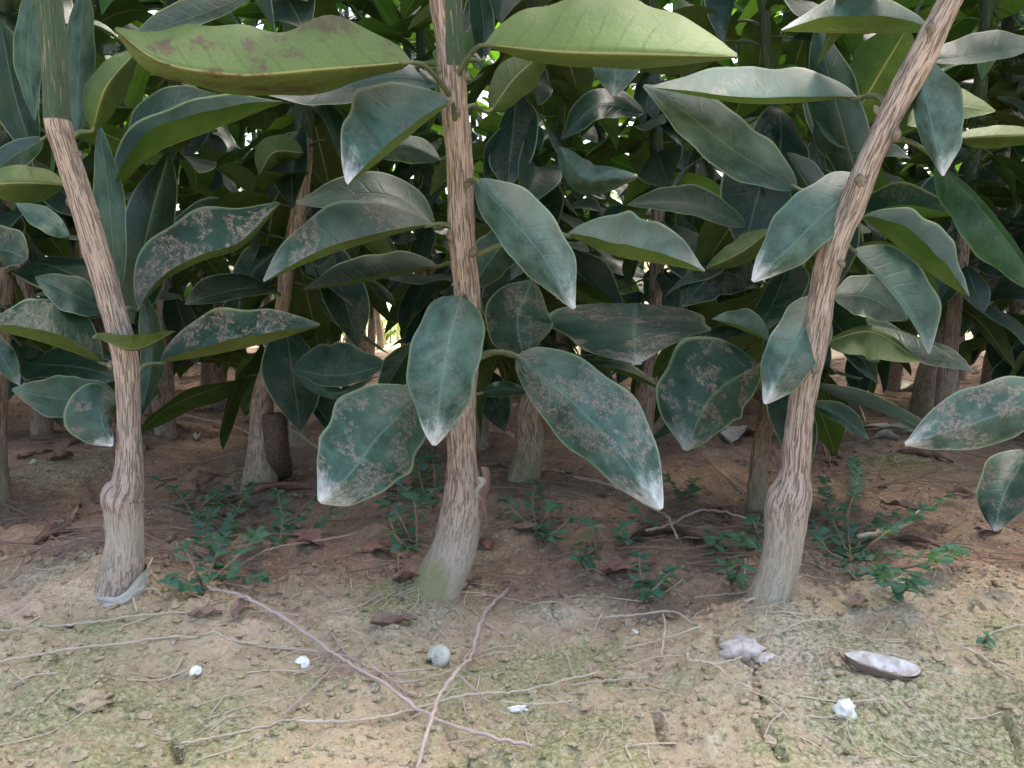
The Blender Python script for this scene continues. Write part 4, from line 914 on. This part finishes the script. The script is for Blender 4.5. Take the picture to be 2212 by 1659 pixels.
V, F, UV = shell_half(1.03, -.0009, False); i2 = obj('shell_skin', mesh('shell_skin', V, F, M_SHELLB, uv=UV), root)
root.rotation_euler = (R(8), R(7), R(-14)); root.location.z += Lh * .19

# ------------------------------------------------------------------ countless small stuff
def soup(parts, name, m):
    V = []; F = []; UV = []; n = 0
    for v, f, u in parts:
        V.append(v); F += [tuple(i + n for i in q) for q in f]; UV.append(u); n += len(v)
    return tag(obj(name, mesh(name, np.concatenate(V), F, m, smooth=False, uv=np.concatenate(UV))), kind='stuff')
t_ = (1 + 5 ** .5) / 2
ICO = np.array([(-1, t_, 0), (1, t_, 0), (-1, -t_, 0), (1, -t_, 0), (0, -1, t_), (0, 1, t_), (0, -1, -t_), (0, 1, -t_), (t_, 0, -1), (t_, 0, 1), (-t_, 0, -1), (-t_, 0, 1)]) / 1.9
ICF = [(0,11,5),(0,5,1),(0,1,7),(0,7,10),(0,10,11),(1,5,9),(5,11,4),(11,10,2),(10,7,6),(7,1,8),(3,9,4),(3,4,2),(3,2,6),(3,6,8),(3,8,9),(4,9,5),(2,4,11),(6,2,10),(8,6,7),(9,8,1)]
N_ = 13000
ys = np.where(RNG.random(N_) < .6, .24 + .22 * RNG.random(N_), .44 + .9 * RNG.random(N_) ** 1.6); xs = (RNG.random(N_) * 2 - 1) * (.70 * ys + .05)
zs = hgt(xs, ys); sz = .0004 + .0015 * RNG.random(N_) ** 4 * (1 + 1.6 * ys)
R9 = RNG.normal(size=(N_, 3, 3)) * .22 + np.eye(3)
Vc = np.einsum('nij,kj->nki', R9, ICO) * sz[:, None, None]; Vc[..., 2] *= .65; Vc += np.stack([xs, ys, zs + sz * .15], 1)[:, None]
Fc = (np.array(ICF)[None] + 12 * np.arange(N_)[:, None, None]).reshape(-1, 3)
me = bpy.data.meshes.new('soil_crumbs'); me.from_pydata(Vc.reshape(-1, 3).tolist(), [], Fc.tolist())
for k in ('moss', 'grey', 'tan', 'red'):
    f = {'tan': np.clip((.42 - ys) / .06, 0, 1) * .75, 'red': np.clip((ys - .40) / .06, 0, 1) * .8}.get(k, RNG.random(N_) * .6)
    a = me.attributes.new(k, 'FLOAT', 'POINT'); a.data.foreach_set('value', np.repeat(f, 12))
me.materials.append(M_SOIL); tag(obj('soil_crumbs', me), kind='stuff')
parts = []; parts2 = []; rs = random.Random(77)
for k in range(1500):
    near = k < 240
    y = rs.uniform(.26, .45) if near else .45 + 1.7 * rs.random() ** 1.5; x = rs.uniform(-.72, .72) * (y + .1); an = rs.gauss(0, .7) if not near else rs.random() * 6.28
    L = rs.uniform(.008, .04) if near else rs.uniform(.015, .08); cx, cy = math.cos(an) * L / 2, math.sin(an) * L / 2; bd = rs.gauss(0, .08) * L
    P = [(x - cx, y - cy), (x + bd * math.sin(an), y - bd * math.cos(an)), (x + cx, y + cy)]
    C = np.array([(a, b_, gz(a, b_) + rs.uniform(.0004, .002 if near else .006)) for a, b_ in P]); C = spline(C, 5)
    v, f, u = tube(C, (.72 if near else 1) * rs.uniform(.00022, .0005) * (.8 + .6 * y), 4, False); u[:, 1] += k * .37; (parts2 if near else parts).append((v, f, u))
soup(parts, 'straw_litter', M_LITTER); soup(parts2, 'pale_straw_litter', M_STRAW)
parts = []
for k in range(5200):
    y = 2.7 + 4.5 * rs.random() ** 1.4; x = rs.uniform(-.75, .75) * (y + .2); h = rs.uniform(.03, .13); b_ = rs.random() * 6.28; bw = rs.uniform(.0015, .004); le = rs.uniform(.1, .8) * h
    d = np.array([math.cos(b_), math.sin(b_), 0]); s_ = np.array([-d[1], d[0], 0]) * bw; p = np.array([x, y, 0.])
    v = np.array([p - s_, p + s_, p + d * le * .35 + [0, 0, h * .6] - s_ * .7, p + d * le * .35 + [0, 0, h * .6] + s_ * .7, p + d * le + [0, 0, h]])
    parts.append((v, [(0, 1, 3, 2), (2, 3, 4)], np.array([(k * .13, 0.), (k * .13, 1), (k * .13 + .5, 0), (k * .13 + .5, 1), (k * .13 + 1, .5)])))
soup(parts, 'field_grass', M_GRASS)
